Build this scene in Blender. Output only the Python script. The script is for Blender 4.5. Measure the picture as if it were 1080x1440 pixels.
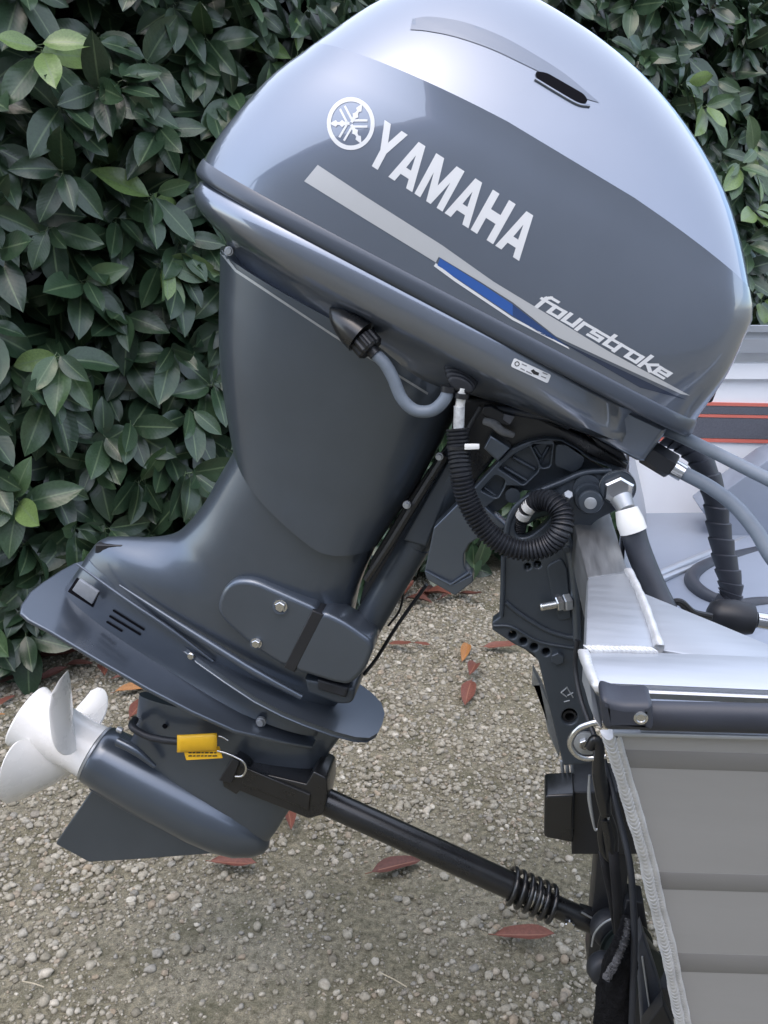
import bpy, bmesh, math, random
import numpy as np
from mathutils import Vector, Matrix
from mathutils.bvhtree import BVHTree

random.seed(7)
rng = np.random.default_rng(7)
for o in list(bpy.data.objects):
    bpy.data.objects.remove(o)
scene = bpy.context.scene
COL = scene.collection
R = math.radians

# ------------------------------------------------------------------ camera
F = 1150.0                                   # focal length in pixels of a 1080 x 1440 picture
YAW, PITCH = R(10.0), R(17.0)
FWD = Vector((-math.sin(YAW) * math.cos(PITCH), math.cos(YAW) * math.cos(PITCH), -math.sin(PITCH)))
RIGHT = Vector((math.cos(YAW), math.sin(YAW), 0.0))
UP = RIGHT.cross(FWD).normalized()
CAM = Vector((0, 0, 1.063)) - FWD * 1.22
cd = bpy.data.cameras.new('camera')
cam = bpy.data.objects.new('camera', cd)
COL.objects.link(cam)
cd.sensor_fit = 'VERTICAL'
cd.sensor_height = 36.0
cd.lens = F / 1440.0 * 36.0
cd.clip_start = 0.02
cd.clip_end = 500.0
cam.matrix_world = Matrix.Translation(CAM) @ Matrix((RIGHT, UP, -FWD)).transposed().to_4x4()
scene.camera = cam

# ------------------------------------------------------------------ sky, sun, exposure
SUN_EL, SUN_AZ = R(70.0), R(200.0)           # high, hazy sun behind the photographer's left shoulder
w = bpy.data.worlds.new('World')
scene.world = w
w.use_nodes = True
nt = w.node_tree
bg = nt.nodes['Background']
sky = nt.nodes.new('ShaderNodeTexSky')
sky.sky_type = 'NISHITA'
sky.sun_disc = False
sky.sun_elevation = SUN_EL
sky.sun_rotation = SUN_AZ
sky.air_density = 1.0
sky.dust_density = 2.0
sky.ozone_density = 0.6
nt.links.new(sky.outputs[0], bg.inputs[0])
bg.inputs[1].default_value = 0.15
sd = bpy.data.lights.new('sun', 'SUN')
sd.energy = 1.1
sd.angle = R(175.0)
sd.color = (1.0, 0.95, 0.88)
sun = bpy.data.objects.new('sun', sd)
COL.objects.link(sun)
sun_dir = Vector((math.sin(SUN_AZ) * math.cos(SUN_EL), math.cos(SUN_AZ) * math.cos(SUN_EL), math.sin(SUN_EL)))
sun.rotation_euler = sun_dir.to_track_quat('Z', 'Y').to_euler()
scene.view_settings.view_transform = 'Standard'
scene.view_settings.look = 'None'
scene.view_settings.exposure = 1.45
scene.view_settings.gamma = 1.0
scene.view_settings.use_curve_mapping = False

# ------------------------------------------------------------------ measuring helpers
def ray(px, py):
    return (FWD + RIGHT * ((px - 540.0) / F) + UP * ((720.0 - py) / F))

def on_plane(px, py, p0, n):
    d = ray(px, py)
    t = (Vector(p0) - CAM).dot(n) / d.dot(n)
    return CAM + d * t

def at(px, py, Y=0.0):                      # the point of the upright plane y = Y that the photograph shows there
    return on_plane(px, py, (0, Y, 0), Vector((0, 1, 0)))

def at_z(px, py, z):                        # the same for a level plane
    return on_plane(px, py, (0, 0, z), Vector((0, 0, 1)))

def scale_at(px, py, Y):                    # metres per photograph pixel
    return (at(px + 1, py, Y) - at(px, py, Y)).length

# ------------------------------------------------------------------ mesh helpers
def link(name, me, m=None, parent=None, angle=35.0):
    if m is not None:
        me.materials.append(m)
    ob = bpy.data.objects.new(name, me)
    COL.objects.link(ob)
    if angle is not None and len(me.polygons):
        me.polygons.foreach_set('use_smooth', [True] * len(me.polygons))
        if angle < 179:
            me.set_sharp_from_angle(angle=R(angle))
    if parent is not None:
        ob.parent = parent
        if parent.type == 'EMPTY':
            ob.matrix_parent_inverse = Matrix.Translation(-parent.location)
    return ob

def mesh(name, verts, faces, m=None, parent=None, angle=35.0, fix=True):
    me = bpy.data.meshes.new(name)
    me.from_pydata([tuple(v) for v in verts], [], faces)
    if fix:
        bm = bmesh.new(); bm.from_mesh(me)
        bmesh.ops.remove_doubles(bm, verts=bm.verts, dist=1e-6)
        bmesh.ops.recalc_face_normals(bm, faces=bm.faces)
        bm.to_mesh(me); bm.free()
    return link(name, me, m, parent, angle)

def tag(o, label=None, cat=None, group=None, kind=None):
    if label: o['label'] = label
    if cat: o['category'] = cat
    if group: o['group'] = group
    if kind: o['kind'] = kind
    return o

def thing(name, loc, label, cat, group=None):
    o = bpy.data.objects.new(name, None)
    o.empty_display_size = 0.05
    o.location = loc
    COL.objects.link(o)
    return tag(o, label, cat, group)

def catmull(pts, per=8, closed=False):
    pts = [Vector(p) for p in pts]
    n = len(pts)
    if n < 3 and not closed:
        return pts
    out = []
    for i in range(n if closed else n - 1):
        if closed:
            a, b, c, d = pts[(i - 1) % n], pts[i], pts[(i + 1) % n], pts[(i + 2) % n]
        else:
            b, c = pts[i], pts[i + 1]
            a = pts[i - 1] if i > 0 else b * 2 - c
            d = pts[i + 2] if i + 2 < n else c * 2 - b
        for k in range(per):
            t = k / per
            out.append(0.5 * ((2 * b) + (c - a) * t + (2 * a - 5 * b + 4 * c - d) * t * t + (3 * b - a - 3 * c + d) * t ** 3))
    if not closed:
        out.append(pts[-1])
    return out

def lerp_list(vals, n):
    return list(np.interp(np.linspace(0, len(vals) - 1, n), range(len(vals)), vals))

def frames(pts):
    n = len(pts)
    T = [(pts[min(i + 1, n - 1)] - pts[max(i - 1, 0)]).normalized() for i in range(n)]
    ref = Vector((0, 1, 0)) if abs(T[0].y) < 0.9 else Vector((0, 0, 1))
    N = (ref - T[0] * ref.dot(T[0])).normalized()
    out = []
    for i in range(n):
        N = (N - T[i] * N.dot(T[i])).normalized()
        out.append((T[i], N, T[i].cross(N)))
    return out

def skin(rings, cap0=True, cap1=True, closed=False):
    verts, faces = [], []
    n = len(rings[0])
    for r in rings:
        verts += list(r)
    m_ = len(rings)
    for k in range(m_ if closed else m_ - 1):
        a, b = k * n, ((k + 1) % m_) * n
        for i in range(n):
            j = (i + 1) % n
            faces.append((a + i, a + j, b + j, b + i))
    if cap0 and not closed: faces.append(tuple(range(n - 1, -1, -1)))
    if cap1 and not closed: faces.append(tuple((m_ - 1) * n + i for i in range(n)))
    return verts, faces

def tube(name, pts, r, m, parent=None, n=14, per=8, smooth=True, squash=(1.0, 1.0), angle=40, caps=True):
    p = catmull(pts, per) if smooth else [Vector(q) for q in pts]
    rs = [r] * len(p) if not isinstance(r, (list, tuple)) else lerp_list(r, len(p))
    rings = []
    for (T, N, B), c, rr in zip(frames(p), p, rs):
        rings.append([c + (N * math.cos(a) * squash[0] + B * math.sin(a) * squash[1]) * rr for a in [2 * math.pi * i / n for i in range(n)]])
    v, f = skin(rings, caps, caps)
    return mesh(name, v, f, m, parent, angle)

def lathe(name, a, b, prof, m, parent=None, n=28, angle=30, caps=True):
    """prof: [(position along a->b in metres, radius)]"""
    a, b = Vector(a), Vector(b)
    T = (b - a).normalized()
    ref = Vector((0, 0, 1)) if abs(T.z) < 0.9 else Vector((1, 0, 0))
    N = (ref - T * ref.dot(T)).normalized(); B = T.cross(N)
    rings = [[a + T * s + (N * math.cos(t) + B * math.sin(t)) * max(r, 1e-5) for t in [2 * math.pi * i / n for i in range(n)]] for s, r in prof]
    v, f = skin(rings, caps, caps)
    return mesh(name, v, f, m, parent, angle)

def hexprof(name, a, b, r, m, parent=None, cham=0.12):
    d = (Vector(b) - Vector(a)).length
    c = r * cham
    return lathe(name, a, b, [(0, r - c), (c, r), (d - c, r), (d, r - c)], m, parent, n=6, angle=10)

def fillet(poly, r, k=5):
    out = []
    n = len(poly)
    for i in range(n):
        p = Vector(poly[i][:2]); a = Vector(poly[i - 1][:2]); b = Vector(poly[(i + 1) % n][:2])
        rr = poly[i][2] if len(poly[i]) > 2 else r
        if rr <= 0:
            out.append((p.x, p.y)); continue
        d1, d2 = (a - p), (b - p)
        q1 = p + d1.normalized() * min(rr, d1.length * 0.49)
        q2 = p + d2.normalized() * min(rr, d2.length * 0.49)
        for j in range(k + 1):
            t = j / k
            q = q1 * (1 - t) ** 2 + p * (2 * t * (1 - t)) + q2 * t * t
            out.append((q.x, q.y))
    return out

def circ(cx, cy, rx, ry=None, n=20):
    ry = rx if ry is None else ry
    return [(cx + rx * math.cos(2 * math.pi * i / n), cy + ry * math.sin(2 * math.pi * i / n)) for i in range(n)]

def fill2d(loops, extrude=0.0, bevel=0.0, bres=2):
    """flat loops -> mesh (filled, extruded along z, bevelled) through a 2D curve"""
    cu = bpy.data.curves.new('tmp', 'CURVE')
    cu.dimensions = '2D'; cu.fill_mode = 'BOTH'
    cu.extrude = max(extrude / 2 - bevel, 0.0); cu.bevel_depth = bevel; cu.bevel_resolution = bres
    cu.offset = -bevel
    for L in loops:
        s = cu.splines.new('POLY'); s.points.add(len(L) - 1)
        for i, p in enumerate(L):
            s.points[i].co = (p[0], p[1], 0, 1)
        s.use_cyclic_u = True
    ob = bpy.data.objects.new('tmp', cu)
    me = bpy.data.meshes.new_from_object(ob)
    bpy.data.objects.remove(ob); bpy.data.curves.remove(cu)
    return me

def plate(name, outer, Y, th, m, parent=None, holes=(), bevel=0.0015, rnd=0.0, angle=35):
    """a flat upright plate whose near face lies at y = Y; outline in photograph pixels seen on that face"""
    loops = []
    for L in [outer] + list(holes):
        L2 = fillet(L, rnd) if (rnd > 0 or any(len(q) > 2 for q in L)) else L
        loops.append([(p.x, p.z) for p in (at(q[0], q[1], Y) for q in L2)])
    me = fill2d(loops, th, bevel)
    co = np.empty(len(me.vertices) * 3); me.vertices.foreach_get('co', co); co = co.reshape(-1, 3)
    out = np.stack([co[:, 0], Y + th / 2 + co[:, 2], co[:, 1]], 1)
    me.vertices.foreach_set('co', out.ravel())
    me.flip_normals(); me.update(); me.name = name
    return link(name, me, m, parent, angle)

def slab(name, quad_top, th, m, parent=None, bevel=0.002, dirn=Vector((0, 0, -1)), angle=30):
    """a solid of given thickness below a 3D polygon"""
    pts = [Vector(p) for p in quad_top]
    n = len(pts)
    v = pts + [p + dirn * th for p in pts]
    f = [tuple(range(n)), tuple(range(2 * n - 1, n - 1, -1))] + [(i, (i + 1) % n, n + (i + 1) % n, n + i) for i in range(n)]
    me = bpy.data.meshes.new(name); me.from_pydata([tuple(p) for p in v], [], f)
    bm = bmesh.new(); bm.from_mesh(me)
    bmesh.ops.recalc_face_normals(bm, faces=bm.faces)
    if bevel > 0:
        bmesh.ops.bevel(bm, geom=list(bm.edges), offset=bevel, segments=2, profile=0.5, affect='EDGES')
    bm.to_mesh(me); bm.free()
    return link(name, me, m, parent, angle)

def box(name, lo, hi, m, parent=None, bevel=0.003, rot=None, angle=30):
    (x0, y0, z0), (x1, y1, z1) = lo, hi
    q = [Vector((x0, y0, z1)), Vector((x1, y0, z1)), Vector((x1, y1, z1)), Vector((x0, y1, z1))]
    return slab(name, q, z1 - z0, m, parent, bevel, angle=angle)

def bvh_of(*obs):
    v, f = [], []
    for o in obs:
        b = len(v)
        v += [tuple(p.co) for p in o.data.vertices]
        f += [tuple(b + i for i in p.vertices) for p in o.data.polygons]
    return BVHTree.FromPolygons(v, f)

def decal(name, loops, tree, m, parent, off=0.0006, step=9.0, fall=-0.15):
    """flat print laid on a curved surface: outlines in photograph pixels, carried onto the surface they stand on"""
    me = fill2d(loops)
    bm = bmesh.new(); bm.from_mesh(me)
    xs = [v.co.x for v in bm.verts]; ys = [v.co.y for v in bm.verts]
    for ax, lo, hi in ((0, min(xs), max(xs)), (1, min(ys), max(ys))):
        k = math.floor(lo / step) + 1
        while k * step < hi:
            co = Vector((0, 0, 0)); no = Vector((0, 0, 0)); co[ax] = k * step; no[ax] = 1
            bmesh.ops.bisect_plane(bm, geom=list(bm.verts) + list(bm.edges) + list(bm.faces), plane_co=co, plane_no=no)
            k += 1
    bmesh.ops.triangulate(bm, faces=bm.faces)
    for v in bm.verts:
        d = ray(v.co.x, v.co.y).normalized()
        hit, nrm, _, _ = tree.ray_cast(CAM, d)
        if hit is None:
            hit, nrm = at(v.co.x, v.co.y, fall), Vector((0, -1, 0))
        if nrm.dot(d) > 0: nrm = -nrm
        v.co = hit + nrm * off
    for f in bm.faces:
        f.normal_update()
        if f.normal.dot(f.calc_center_median() - CAM) > 0: f.normal_flip()
    bm.to_mesh(me); bm.free(); me.name = name
    return link(name, me, m, parent, 60)

# ------------------------------------------------------------------ materials
def mat(name, base, rough=0.5, metal=0.0, coat=0.0, coat_rough=0.05, var=0.0, vscale=8.0, bump=0.0, bscale=60.0, rvar=0.0, spec=0.5, tint=None, stretch=None, sheen=0.0, trans=0.0):
    m = bpy.data.materials.new(name); m.use_nodes = True
    t = m.node_tree; b = t.nodes['Principled BSDF']
    b.inputs['Base Color'].default_value = (*base, 1)
    b.inputs['Roughness'].default_value = rough
    b.inputs['Metallic'].default_value = metal
    b.inputs['Coat Weight'].default_value = coat
    b.inputs['Coat Roughness'].default_value = coat_rough
    b.inputs['Specular IOR Level'].default_value = spec
    if sheen: b.inputs['Sheen Weight'].default_value = sheen
    if trans: b.inputs['Transmission Weight'].default_value = trans
    tc = t.nodes.new('ShaderNodeTexCoord')
    src = tc.outputs['Object']
    if stretch:
        mp = t.nodes.new('ShaderNodeMapping'); mp.inputs['Scale'].default_value = stretch
        t.links.new(src, mp.inputs[0]); src = mp.outputs[0]
    if var or rvar:
        nz = t.nodes.new('ShaderNodeTexNoise'); nz.inputs['Scale'].default_value = vscale; nz.inputs['Detail'].default_value = 6; nz.inputs['Roughness'].default_value = 0.65
        t.links.new(src, nz.inputs['Vector'])
        if var:
            mx = t.nodes.new('ShaderNodeMix'); mx.data_type = 'RGBA'
            hi = tint if tint else tuple(min(c * (1 + var), 1) for c in base)
            lo = tuple(c * (1 - var) for c in base)
            mx.inputs[6].default_value = (*lo, 1); mx.inputs[7].default_value = (*hi, 1)
            rp = t.nodes.new('ShaderNodeMapRange'); rp.inputs[1].default_value = 0.3; rp.inputs[2].default_value = 0.7
            t.links.new(nz.outputs['Fac'], rp.inputs[0]); t.links.new(rp.outputs[0], mx.inputs[0])
            t.links.new(mx.outputs[2], b.inputs['Base Color'])
        if rvar:
            r2 = t.nodes.new('ShaderNodeMapRange'); r2.inputs[1].default_value = 0.3; r2.inputs[2].default_value = 0.7
            r2.inputs[3].default_value = max(rough - rvar, 0.02); r2.inputs[4].default_value = rough + rvar
            t.links.new(nz.outputs['Fac'], r2.inputs[0]); t.links.new(r2.outputs[0], b.inputs['Roughness'])
    if bump:
        n2 = t.nodes.new('ShaderNodeTexNoise'); n2.inputs['Scale'].default_value = bscale; n2.inputs['Detail'].default_value = 4
        t.links.new(src, n2.inputs['Vector'])
        bp = t.nodes.new('ShaderNodeBump'); bp.inputs['Strength'].default_value = bump; bp.inputs['Distance'].default_value = 0.002
        t.links.new(n2.outputs['Fac'], bp.inputs['Height']); t.links.new(bp.outputs[0], b.inputs['Normal'])
    return m

M = {}
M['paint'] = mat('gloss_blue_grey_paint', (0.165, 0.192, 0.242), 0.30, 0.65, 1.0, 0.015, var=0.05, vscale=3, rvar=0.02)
M['paint_leg'] = mat('satin_blue_grey_shaded', (0.098, 0.118, 0.148), 0.32, 0.65, 0.5, 0.12, var=0.07, vscale=5, bump=0.03, bscale=350, rvar=0.06)  # cowl grey in satin, darkened for the dim surroundings the leg faces
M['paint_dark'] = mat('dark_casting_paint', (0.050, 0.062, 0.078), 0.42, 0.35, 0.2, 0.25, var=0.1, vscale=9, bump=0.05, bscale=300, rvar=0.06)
M['paint'].node_tree.nodes['Principled BSDF'].inputs['Coat IOR'].default_value = 1.75
M['rim'] = mat('cowl_rim_shade', (0.055, 0.067, 0.088), 0.4, 0.3, 0.4, 0.15, var=0.06, vscale=6)  # cowl colour darkened for the shade on the down-facing lip
M['black'] = mat('black_plastic', (0.014, 0.015, 0.018), 0.42, var=0.2, vscale=20, bump=0.04, bscale=200, rvar=0.08)
M['black_gloss'] = mat('black_powder_coat', (0.010, 0.0105, 0.012), 0.3, coat=0.3, coat_rough=0.2, var=0.2, vscale=15, rvar=0.08)
M['rubber'] = mat('black_rubber', (0.014, 0.016, 0.021), 0.5, var=0.3, vscale=25, bump=0.06, bscale=150, rvar=0.1)
M['rail'] = mat('rub_rail_vinyl', (0.030, 0.034, 0.046), 0.5, var=0.15, vscale=12, bump=0.05, bscale=220, rvar=0.08)
M['grey_hose'] = mat('grey_rubber_hose', (0.16, 0.19, 0.23), 0.5, var=0.1, vscale=30, bump=0.03, bscale=200)
M['dark_hose'] = mat('dark_hose', (0.035, 0.040, 0.052), 0.42, var=0.15, vscale=30)
M['steel'] = mat('stainless_steel', (0.62, 0.62, 0.62), 0.22, 1.0, var=0.08, vscale=30, rvar=0.08)
M['zinc'] = mat('dull_zinc', (0.42, 0.44, 0.46), 0.45, 0.7, var=0.15, vscale=40, bump=0.08, bscale=200)
M['alu'] = mat('bare_aluminium', (0.46, 0.485, 0.52), 0.46, 0.75, var=0.05, vscale=10, bump=0.03, bscale=90, rvar=0.04, stretch=(1, 8, 8))
M['weld'] = mat('aluminium_weld', (0.58, 0.585, 0.59), 0.42, 0.45, var=0.15, vscale=60, bump=0.15, bscale=150)
M['hull'] = mat('hull_grey_paint', (0.36, 0.355, 0.352), 0.42, 0.1, 0.2, 0.2, var=0.04, vscale=4, rvar=0.05, stretch=(1, 1, 6))
M['hull_white'] = mat('hull_white_paint', (0.82, 0.83, 0.85), 0.4, 0.0, 0.3, 0.2, var=0.03, vscale=4)
M['well'] = mat('well_grey_blue_paint', (0.30, 0.34, 0.41), 0.4, 0.3, var=0.06, vscale=5)
M['white'] = mat('white_gelcoat', (0.86, 0.85, 0.83), 0.28, 0.0, 0.4, 0.1, var=0.03, vscale=14, rvar=0.05)
M['letter'] = mat('white_print', (0.72, 0.73, 0.74), 0.35, 0.0, 0.6, 0.05)
M['silver'] = mat('silver_print', (0.60, 0.61, 0.62), 0.33, 0.35, 0.6, 0.05)
M['blue'] = mat('blue_print', (0.035, 0.12, 0.42), 0.3, 0.2, 0.6, 0.05)
M['navy'] = mat('navy_print', (0.030, 0.042, 0.075), 0.3, 0.2, 0.6, 0.05)
M['red'] = mat('red_stripe', (0.62, 0.16, 0.12), 0.45, var=0.05)
M['charcoal'] = mat('charcoal_stripe', (0.10, 0.105, 0.125), 0.6, var=0.2, vscale=300)
M['yellow'] = mat('yellow_vinyl_tag', (0.84, 0.48, 0.02), 0.45, var=0.06, vscale=40, bump=0.05, bscale=80)
M['ink'] = mat('dark_ink', (0.02, 0.02, 0.02), 0.6)
M['fleece'] = mat('charcoal_fleece', (0.0075, 0.0075, 0.0085), 0.95, var=0.5, vscale=180, bump=1.0, bscale=400, spec=0.1)
M['fuzz'] = mat('grey_fleece_edge', (0.10, 0.10, 0.105), 0.95, var=0.6, vscale=250, bump=1.0, bscale=500)
M['webbing'] = mat('black_webbing', (0.012, 0.012, 0.014), 0.8, bump=0.3, bscale=600)
M['collar'] = mat('white_plastic_collar', (0.78, 0.78, 0.76), 0.4)
M['anode'] = mat('grey_anode', (0.28, 0.30, 0.33), 0.55, 0.3, var=0.1, vscale=60, bump=0.1, bscale=200)
M['void'] = mat('recess_shade', (0.006, 0.006, 0.008), 0.9, spec=0.05)  # flat near-black colour for the shade inside slots and openings
M['rib_shade'] = mat('rib_shade_grey', (0.235, 0.231, 0.228), 0.45, 0.1, 0.1, 0.2, var=0.05, vscale=4, stretch=(1, 1, 6))  # hull grey darkened to carry the shading of the ribs
# ------------------------------------------------------------------ ground
def nodes_mat(name):
    m = bpy.data.materials.new(name); m.use_nodes = True
    return m, m.node_tree, m.node_tree.nodes['Principled BSDF']
def ramp(t, stops, interp='LINEAR'):
    r = t.nodes.new('ShaderNodeValToRGB'); r.color_ramp.interpolation = interp
    e = r.color_ramp.elements
    while len(e) < len(stops): e.new(0.5)
    for x, (p, c) in zip(e, stops):
        x.position = p; x.color = (*c, 1)
    return r
def noise(t, scale, detail=6, rough=0.6, vec=None):
    n = t.nodes.new('ShaderNodeTexNoise'); n.inputs['Scale'].default_value = scale; n.inputs['Detail'].default_value = detail; n.inputs['Roughness'].default_value = rough
    if vec: t.links.new(vec, n.inputs['Vector'])
    return n
def mixc(t, fac, a, b, mode='MIX'):
    m = t.nodes.new('ShaderNodeMix'); m.data_type = 'RGBA'; m.blend_type = mode
    for k, v_ in ((0, fac), (6, a), (7, b)):
        if isinstance(v_, (int, float)): m.inputs[k].default_value = v_
        elif isinstance(v_, tuple): m.inputs[k].default_value = (*v_, 1)
        else: t.links.new(v_, m.inputs[k])
    return m.outputs[2]

gm_, t, b = nodes_mat('silty_gravel_ground')
tc = t.nodes.new('ShaderNodeTexCoord').outputs['Object']
n1 = noise(t, 2.6, 8, 0.62, tc); n2 = noise(t, 60, 8, 0.75, tc); n3 = noise(t, 320, 5, 0.7, tc); n4 = noise(t, 6.5, 6, 0.6, tc)
c1 = ramp(t, [(0.30, (0.185, 0.172, 0.118)), (0.46, (0.265, 0.245, 0.185)), (0.62, (0.335, 0.312, 0.250))]); t.links.new(n1.outputs['Fac'], c1.inputs[0])
c2 = ramp(t, [(0.38, (0.38, 0.36, 0.31)), (0.50, (0.90, 0.90, 0.87)), (0.62, (1.45, 1.4, 1.3))]); t.links.new(n2.outputs['Fac'], c2.inputs[0])
c3 = ramp(t, [(0.36, (0.55, 0.53, 0.48)), (0.58, (1.12, 1.12, 1.10))]); t.links.new(n3.outputs['Fac'], c3.inputs[0])
c4 = ramp(t, [(0.52, (0.0, 0.0, 0.0)), (0.68, (1, 1, 1))]); t.links.new(n4.outputs['Fac'], c4.inputs[0])
col = mixc(t, 0.8, c1.outputs[0], c2.outputs[0], 'MULTIPLY'); col = mixc(t, 0.8, col, c3.outputs[0], 'MULTIPLY')
mo = t.nodes.new('ShaderNodeMath'); mo.operation = 'MULTIPLY'; mo.inputs[1].default_value = 0.55; t.links.new(c4.outputs[0], mo.inputs[0])
col = mixc(t, mo.outputs[0], col, (0.075, 0.078, 0.040))
t.links.new(col, b.inputs['Base Color']); b.inputs['Roughness'].default_value = 0.92; b.inputs['Specular IOR Level'].default_value = 0.25
ad = t.nodes.new('ShaderNodeMath'); ad.operation = 'ADD'; t.links.new(n2.outputs['Fac'], ad.inputs[0]); t.links.new(n3.outputs['Fac'], ad.inputs[1])
bp = t.nodes.new('ShaderNodeBump'); bp.inputs['Strength'].default_value = 0.9; bp.inputs['Distance'].default_value = 0.006
t.links.new(ad.outputs[0], bp.inputs['Height']); t.links.new(bp.outputs[0], b.inputs['Normal'])
g = mesh('ground', [(-80, -80, 0), (80, -80, 0), (80, 80, 0), (-80, 80, 0)], [(0, 1, 2, 3)], gm_)
tag(g, 'silty grey-beige gravel yard under the boat', 'ground', kind='structure')

# value noise for scattering
def vnoise(x, y, seed, scale):
    r_ = np.random.default_rng(seed); T_ = r_.random((64, 64))
    x = x * scale + 31.7; y = y * scale + 17.3
    xi, yi = np.floor(x).astype(int), np.floor(y).astype(int)
    fx, fy = x - xi, y - yi
    fx = fx * fx * (3 - 2 * fx); fy = fy * fy * (3 - 2 * fy)
    g_ = lambda a, b_: T_[a % 64, b_ % 64]
    return (g_(xi, yi) * (1 - fx) + g_(xi + 1, yi) * fx) * (1 - fy) + (g_(xi, yi + 1) * (1 - fx) + g_(xi + 1, yi + 1) * fx) * fy

def project(P):
    D = P - np.array(CAM)
    z = D @ np.array(FWD)
    return 540 + F * (D @ np.array(RIGHT)) / z, 720 - F * (D @ np.array(UP)) / z, z

# pebbles
def ico(sub):
    bm = bmesh.new(); bmesh.ops.create_icosphere(bm, subdivisions=sub, radius=1.0)
    v_ = np.array([x.co[:] for x in bm.verts]); f_ = np.array([[q.index for q in fc.verts] for fc in bm.faces]); bm.free()
    return v_, f_
stone_m, t, b = nodes_mat('pebble')
geo = t.nodes.new('ShaderNodeNewGeometry'); tc = t.nodes.new('ShaderNodeTexCoord').outputs['Object']
cr = ramp(t, [(0.0, (0.19, 0.172, 0.135)), (0.22, (0.29, 0.268, 0.215)), (0.45, (0.39, 0.36, 0.30)), (0.62, (0.31, 0.285, 0.228)), (0.75, (0.45, 0.42, 0.355)), (0.86, (0.25, 0.24, 0.215)), (0.94, (0.33, 0.27, 0.20)), (1.0, (0.58, 0.55, 0.48))])
t.links.new(geo.outputs['Random Per Island'], cr.inputs[0])
nn_ = noise(t, 130, 5, 0.7, tc); cn = ramp(t, [(0.32, (0.62, 0.61, 0.57)), (0.62, (1.1, 1.1, 1.08))]); t.links.new(nn_.outputs['Fac'], cn.inputs[0])
t.links.new(mixc(t, 0.85, cr.outputs[0], cn.outputs[0], 'MULTIPLY'), b.inputs['Base Color']); b.inputs['Roughness'].default_value = 0.8; b.inputs['Specular IOR Level'].default_value = 0.3
bp = t.nodes.new('ShaderNodeBump'); bp.inputs['Strength'].default_value = 0.5; bp.inputs['Distance'].default_value = 0.001; t.links.new(nn_.outputs['Fac'], bp.inputs['Height']); t.links.new(bp.outputs[0], b.inputs['Normal'])
def pebbles(name, n, r_lo, r_hi, sub, seed, thr, power, label):
    r_ = np.random.default_rng(seed)
    xs = r_.uniform(-1.7, 1.7, n * 7); ys = r_.uniform(-0.25, 3.0, n * 7)
    px, py, zz = project(np.stack([xs, ys, np.zeros_like(xs)], 1))
    dens = 0.55 * vnoise(xs, ys, 3, 2.2) + 0.3 * vnoise(xs, ys, 4, 6.0) + 0.15 * vnoise(xs, ys, 5, 17.0)
    # loose, freshly raked gravel in the middle of the yard
    dens += 0.20 * np.exp(-(((px - 640) / 190) ** 2 + ((py - 1010) / 120) ** 2))
    ok = (px > -40) & (px < 1000) & (py > 800) & (py < 1480) & (zz > 0) & (r_.random(len(xs)) < np.clip((dens - thr) * 4.0, 0.30 if r_hi < 0.008 else 0.16, 1.0))
    xs, ys = xs[ok][:n], ys[ok][:n]
    n = len(xs)
    V0, F0 = ico(sub)
    nv = len(V0)
    rad = r_lo + (r_hi - r_lo) * r_.random(n) ** power
    sc = np.stack([rad * r_.uniform(0.85, 1.3, n), rad * r_.uniform(0.75, 1.05, n), rad * r_.uniform(0.5, 0.8, n)], 1)
    jit = 1 + r_.uniform(-0.20, 0.20, (n, nv, 1))
    V = V0[None] * jit * sc[:, None, :]
    a = r_.uniform(0, 2 * np.pi, n); tl = r_.uniform(-0.35, 0.35, n)
    ca, sa = np.cos(a), np.sin(a)
    y2 = V[:, :, 1] * np.cos(tl)[:, None] - V[:, :, 2] * np.sin(tl)[:, None]; z2 = V[:, :, 1] * np.sin(tl)[:, None] + V[:, :, 2] * np.cos(tl)[:, None]
    X = V[:, :, 0] * ca[:, None] - y2 * sa[:, None] + xs[:, None]
    Yy = V[:, :, 0] * sa[:, None] + y2 * ca[:, None] + ys[:, None]
    Z = z2 + (sc[:, 2] * r_.uniform(0.05, 0.75, n))[:, None]
    P = np.stack([X, Yy, Z], 2).reshape(-1, 3)
    FF = (F0[None] + (np.arange(n) * nv)[:, None, None]).reshape(-1, 3)
    me = bpy.data.meshes.new(name)
    me.vertices.add(len(P)); me.vertices.foreach_set('co', P.ravel())
    me.loops.add(FF.size); me.loops.foreach_set('vertex_index', FF.ravel())
    me.polygons.add(len(FF)); me.polygons.foreach_set('loop_start', np.arange(len(FF)) * 3); me.polygons.foreach_set('loop_total', np.full(len(FF), 3))
    me.polygons.foreach_set('use_smooth', np.ones(len(FF), bool))
    me.update(); me.validate()
    return tag(link(name, me, stone_m, None, None), label, 'gravel', kind='stuff')
pebbles('gravel', 9000, 0.0060, 0.0120, 2, 11, 0.34, 2.2, 'pale rounded pebbles of the gravel yard')
pebbles('small_gravel', 16000, 0.0034, 0.0066, 1, 13, 0.30, 1.2, 'small angular stones of the gravel yard')
pebbles('gravel_grit', 33000, 0.0016, 0.0040, 1, 12, 0.26, 1.4, 'fine pale grit between the pebbles')

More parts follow.
